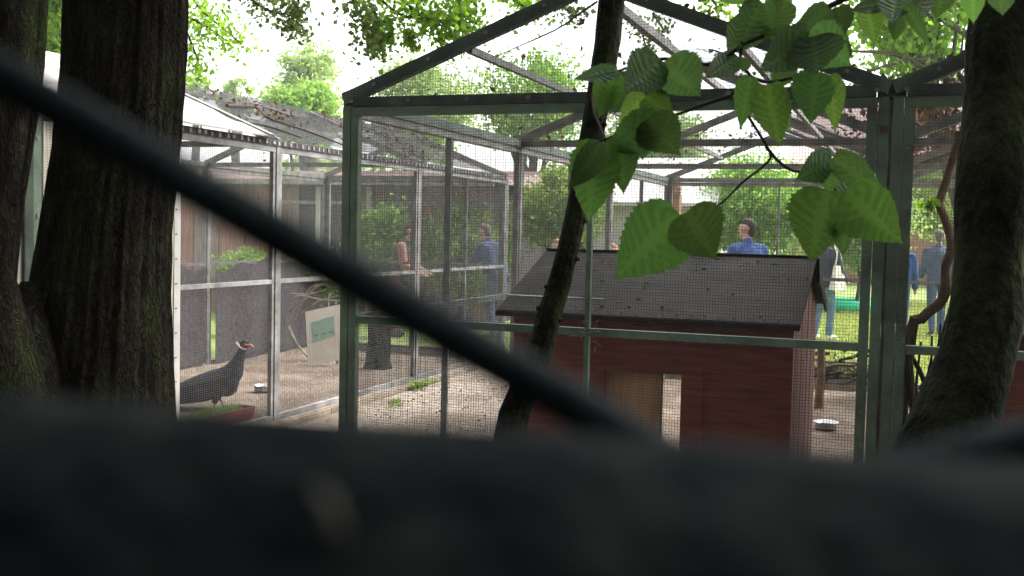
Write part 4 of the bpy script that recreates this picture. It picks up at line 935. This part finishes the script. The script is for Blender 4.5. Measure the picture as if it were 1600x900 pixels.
    hcaps = [(Hd(0, -.035, .045), .083*k, Hd(0, -.008, .058), .080*k), (Hd(0, -.045, .01), .072*k, Hd(0, -.055, -.045), .05*k)]
    if not bald: hcaps += [(Hd(-.03, .035, .09), .034*k, Hd(.03, .04, .09), .034*k)]
    if longhair: hcaps += [(Hd(0, -.06, .0), .08*k, Hd(0, -.08, -.2), .06*k)]
    blob('hair', hcaps, hair, P, .010, 3)
    for sx in (-1, 1): MB().lathe(tuple(Hd(sx*.03, .083, .012)), [(0, -.007), (.006, -.005), (.009, 0), (.006, .005), (0, .007)], 8).build('eye', 'glass', P)
    return P, W, U, k
c_denim = cloth('denim', (.05, .08, .15)); c_jeans = cloth('light_jeans', (.11, .19, .29)); c_vest = cloth('dark_green_vest', (.05, .065, .05)); c_pink = cloth('brick_sleeve', (.30, .14, .11)); c_redp = cloth('dark_red_trousers', (.17, .03, .04))
c_blue = cloth('blue_jacket', (.035, .055, .12)); c_shirt = cloth('blue_shirt', (.055, .10, .27)); c_grey = cloth('grey_blue_jacket', (.06, .08, .125)); c_stripe = cloth('navy_top', (.035, .04, .06)); c_bright = cloth('bright_blue_sleeve', (.02, .07, .22))
h_dark = mat('dark_hair', [(.02, .014, .01), (.045, .03, .022)], .7, 40); h_grey = mat('grey_hair', [(.07, .055, .05), (.14, .11, .10)], .7, 40); h_red = mat('ginger_hair', [(.3, .12, .05), (.42, .2, .09)], .7, 40)
c_trousers = cloth('grey_trousers', (.2, .19, .18))
person('person in dark green vest and dark red trousers leaning forward behind the mesh', G(612, 526), 1.70, 72, c_pink, c_redp, h_dark, lean=20, arms=((35, 50), (30, 55)), vest=c_vest)
person('person in a dark blue jacket stooping with one arm out, seen through mesh', G(776, 531), 1.74, -62, c_blue, c_denim, h_grey, lean=24, arms=((50, 30), (60, 20)))
b3 = PY(1166, 470, 13.4)
person('man in a blue shirt looking left over the red house roof', (b3[0], b3[1]), 1.79, -35, c_shirt, c_trousers, h_dark, headturn=-38, arms=((10, 30), (10, 30)))
Pw, Ww, Uw, kw = person('woman in navy top and light jeans with a white tote bag on her shoulder', G(1284, 531), 1.70, 25, c_stripe, c_jeans, h_dark, stride=.06, longhair=True, shoe=(.6, .58, .55), arms=((-5, 15), (15, 40)))
person('man in a grey blue jacket and jeans walking away across the lawn', G(1462, 526), 1.76, -8, c_grey, c_denim, h_grey, stride=.2, lean=5, bald=False, arms=((8, 60), (-8, 60)))
b6 = PY(1404, 460, 18.2)
person('person in bright blue mostly hidden behind the paired green posts', (b6[0], b6[1]), 1.66, 10, c_bright, c_denim, h_dark, arms=((-5, 10), (12, 15)))
for px, lab in (((874, 373), 'ginger haired person whose head just shows over the house roof by the slim stem'), ((958, 379), 'ginger haired person whose hair just shows over the house roof by the mullion')):
    q = PY(px[0], px[1], 13.2); person(lab, (q[0], q[1]), q[2]-.02, 200, c_pink, c_denim, h_red)
# tote bag on the woman's shoulder
tb = thing('tote_bag', tuple(Ww(.27, -.02, .0)*v3(1, 1, 0)+v3(0, 0, .85)), 'white cloth tote bag hanging at the woman in jeans', 'bag')
M['white_cloth'] = cloth('white_cloth', (.62, .57, .52))
mb = MB(); q = [Ww(x, y, zz) for x, y, zz in ((.20, -.20, .82), (.30, -.20, .80), (.31, .16, .80), (.21, .16, .82), (.23, -.13, 1.20), (.27, -.13, 1.20), (.27, .10, 1.20), (.23, .10, 1.20))]
mb.v = [tuple(p) for p in q]; mb.f = [(0, 3, 2, 1), (4, 5, 6, 7), (0, 1, 5, 4), (1, 2, 6, 5), (2, 3, 7, 6), (3, 0, 4, 7)]; mb.build('bag', 'white_cloth', tb)
MB().tube(spline([Ww(.25, -.12, 1.18), Ww(.24, -.06, 1.38), Ww(.16, 0, 1.50), Ww(.24, .06, 1.38), Ww(.25, .09, 1.18)], 16), .012, 6).build('strap', 'white_cloth', tb)

# ================================================================== PHEASANT
M['plumage'] = mat('slate_plumage', [(.006, .0065, .009), (.013, .014, .019), (.026, .027, .033)], .75, 26, .5, 90, attr=False)
M['feather'] = mat('slate_feather', [(.006, .0065, .009), (.013, .014, .019), (.03, .031, .037)], .7, attr=True, ramp=[0, .6, 1])
M['plumage_dark'] = mat('black_plumage', [(.01, .01, .012), (.02, .02, .024)], .6, 30)
M['face_red'] = mat('red_wattle', [(.30, .01, .015), (.42, .03, .035)], .6, 60, .4)
M['white_feather'] = mat('white_feather', [(.7, .69, .66), (.8, .79, .77)], .8, 20)
M['horn'] = mat('pinkish_beak', [(.5, .3, .26), (.62, .42, .36)], .5, 30)
M['red_leg'] = mat('red_leg', [(.25, .06, .05), (.36, .1, .08)], .6, 60)
bpos = G(345, 640); hx = r0*math.cos(R(8))+v3(-r0[1], r0[0], 0)*math.sin(R(8)); sy = v3(-hx[1], hx[0], 0)
PH = thing('pheasant', (bpos[0], bpos[1], .012), 'slate grey eared pheasant with red face and white ear tufts', 'bird')
def bp_(a, b, zz): return bpos+hx*a+sy*b+v3(0, 0, zz)
kk = 1.04/178*1.0
def bz(px, py, b=0): return bp_((px-345)*kk, b, (643-py)*kk)
body = []
for (x1_, y1_, r1), (x2_, y2_, r2) in (((378, 548, .034), (375, 556, .034)), ((376, 553, .035), (371, 568, .048)), ((371, 568, .048), (363, 586, .085)), ((360, 590, .092), (345, 602, .118)), ((345, 602, .120), (318, 611, .118)), ((318, 611, .116), (290, 619, .092)), ((290, 618, .088), (255, 628, .055)), ((355, 598, .10), (354, 607, .095))):
    body.append((bz(x1_, y1_), r1, bz(x2_, y2_), r2))
for sgn in (-1, 1):
    body += [(bz(345, 608, .03*sgn), .085, bz(318, 613, .035*sgn), .075), (bz(341, 618, .045*sgn), .05, bz(338, 629, .045*sgn), .022)]
bb = blob('body', body, 'plumage', PH, .008, 6)
nvb = len(bb.data.vertices); co = np.zeros(nvb*3); bb.data.vertices.foreach_get('co', co); co = co.reshape(-1, 3)+np.array(ORG[PH.name]); no_ = np.zeros(nvb*3); bb.data.vertices.foreach_get('normal', no_); no_ = no_.reshape(-1, 3)
sel = rng.choice(nvb, 2600); Pf, Nf = co[sel], no_[sel]; keep = (Pf-bpos)@hx < .20; Pf, Nf = Pf[keep], Nf[keep]
dd = np.tile(-hx+v3(0, 0, -.35), (len(Pf), 1))+rng.normal(size=(len(Pf), 3))*.15; dd -= (dd*Nf).sum(1)[:, None]*Nf; dd /= np.linalg.norm(dd, axis=1)[:, None]; ss = np.cross(dd, Nf)
fl = (.020+.022*np.clip(-((Pf-bpos)@hx)*3+.4, 0, 1))[:, None]*rng.uniform(.7, 1.2, (len(Pf), 1))
Vf = np.stack([Pf-dd*fl*.4+Nf*.001, Pf+ss*fl*.35+Nf*.003, Pf+dd*fl*.7+Nf*.006, Pf-ss*fl*.35+Nf*.003], 1).reshape(-1, 3)
rawmesh('feathers', Vf, np.arange(len(Vf)).reshape(-1, 4), 'feather', PH, rng.uniform(0, 1, len(Pf)), 'stuff')
for sgn in (-1, 1):                                       # wings, legs
    wv = [bz(358, 592, .10*sgn), bz(335, 596, .118*sgn), bz(300, 606, .095*sgn), bz(280, 615, .06*sgn)]
    mb = MB(); pts = spline(wv, 10); lo = spline([bz(358, 604, .098*sgn), bz(335, 618, .105*sgn), bz(305, 621, .085*sgn), bz(278, 619, .055*sgn)], 10)
    for i in range(9): mb.prism([pts[i], pts[i+1], lo[i+1], lo[i]], tuple(sy*.012*sgn))
    mb.build('wing', 'plumage', PH)
    an = bz(340+3*sgn, 628, .05*sgn); ft = bz(342+5*sgn, 643, .05*sgn); ft[2] = .02
    mb = MB(); mb.tube([an, ft], [.010, .008], 8)
    for t_ in (-.5, 0, .5): mb.tube([ft, ft+hx*.06*math.cos(t_)+sy*.06*math.sin(t_)-v3(0, 0, .006)], [.006, .003], 6)
    mb.tube([ft, ft-hx*.03], [.005, .003], 6); mb.build('leg', 'red_leg', PH)
    MB().tube([bz(372, 552, .024*sgn), bz(379, 548, .031*sgn), bz(386, 546, .024*sgn)], [.006, .013, .006], 8).build('wattle', 'face_red', PH, True)
    MB().tube(spline([bz(381, 553, .026*sgn), bz(374, 551, .036*sgn), bz(366, 543, .035*sgn)], 8), np.linspace(.008, .003, 8), 6).build('ear_tuft', 'white_feather', PH, True)
    MB().lathe(tuple(bz(381, 546, .034*sgn)), [(0, -.005), (.004, -.003), (.005, 0), (.004, .003), (0, .005)], 8).build('eye', 'horn', PH)
MB().tube([bz(385, 547), bz(389, 548), bz(392, 550.5)], [.012, .009, .002], 8).build('beak', 'horn', PH, True)
MB().tube([bz(371, 545), bz(378, 542), bz(385, 544)], [.014, .022, .012], 10).build('crown', 'plumage_dark', PH, True)
for i in range(14):                                       # drooping tail plumes
    a = (i-6.5)/6.5; pts = spline([bz(285, 612, a*.05), bz(255, 612, a*.09), bz(222, 628, a*.12), bz(205, 640, a*.13)], 8)
    MB().tube(pts, [.016, .02, .02, .018, .016, .013, .009, .004], 6).build('tail_feather', 'plumage', PH, True)

# ================================================================== CHAIN LINK FENCE right in front of the camera
Df = .078
FN = thing('chain_link_fence', tuple((CAM+fw*.08)*v3(1, 1, 0)), 'dark coated chain link fence with round rail close before the lens', 'fence')
def node(i, j):
    x, y = 1180+1335*i, 800-778*j
    if i > 0: y += 0 if (i, j) != (1, 1) else 420
    if (i, j) == (-1, 1): x, y = -160, 28
    rs = random.Random(i*91+j*17); 
    if abs(i) > 1 or abs(j) > 1: x += rs.uniform(-60, 60); y += rs.uniform(-60, 60)
    return PD(x, y, Df+(.002 if (i+j) % 4 else -.002))
for c in range(-12, 13):                                  # each wire zigzags upward between two columns of nodes
    pts = []
    for j in range(-9, 9):
        i = c if (j % 2 == 0) else c+1
        if (i+j) % 2 == 0: pts.append(node(i, j))
        else:
            i2 = c+1 if (j % 2 == 0) else c; pts.append(node(i2, j))
    dense = []
    for a_, b_ in zip(pts[:-1], pts[1:]):
        for t in (0, .06, .3, .5, .7, .94): dense.append(a_*(1-t)+b_*t)
    dense.append(pts[-1])
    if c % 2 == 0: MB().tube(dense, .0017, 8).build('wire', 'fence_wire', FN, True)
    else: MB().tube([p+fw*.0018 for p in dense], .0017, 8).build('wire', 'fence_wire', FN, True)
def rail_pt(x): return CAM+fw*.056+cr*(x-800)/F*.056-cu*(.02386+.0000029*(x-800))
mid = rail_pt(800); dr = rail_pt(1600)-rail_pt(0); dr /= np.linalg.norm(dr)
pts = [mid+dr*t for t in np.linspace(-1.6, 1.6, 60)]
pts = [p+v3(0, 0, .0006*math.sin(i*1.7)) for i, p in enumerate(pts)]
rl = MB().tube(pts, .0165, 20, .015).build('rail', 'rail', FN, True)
c = PD(512, 800, .0425)
MB().tube([c+cu*.0010-cr*.0005, c+cu*.0005, c-cu*.0002+cr*.0002, c-cu*.001+cr*.0006], [.0001, .00022, .00026, .0001], 8).build('dropping', 'dropping', rl, True)  # small pale spot on the rail face
for t in (-1.55, 1.55):
    p = mid+dr*t+fw*.035; MB().tube([(p[0], p[1], 0), (p[0], p[1], 2.0)], .024, 14).build('post', 'rail', FN, True)

# ================================================================== HAZE, thin volume added to wash out the far trees
hm = bpy.data.materials.new('haze_air'); hm.use_nodes = True; hn = hm.node_tree.nodes; hn.clear()
hv = hn.new('ShaderNodeVolumePrincipled'); hv.inputs['Color'].default_value = (.92, .94, .95, 1); hv.inputs['Density'].default_value = .0014; hv.inputs['Anisotropy'].default_value = .2
ho = hn.new('ShaderNodeOutputMaterial'); hm.node_tree.links.new(hv.outputs[0], ho.inputs['Volume'])
tag(MB().box((-251, -251, -1), (251, 251, 13)).build('haze', hm, kind='stuff'), 'pale damp air hanging over the whole place', 'haze')
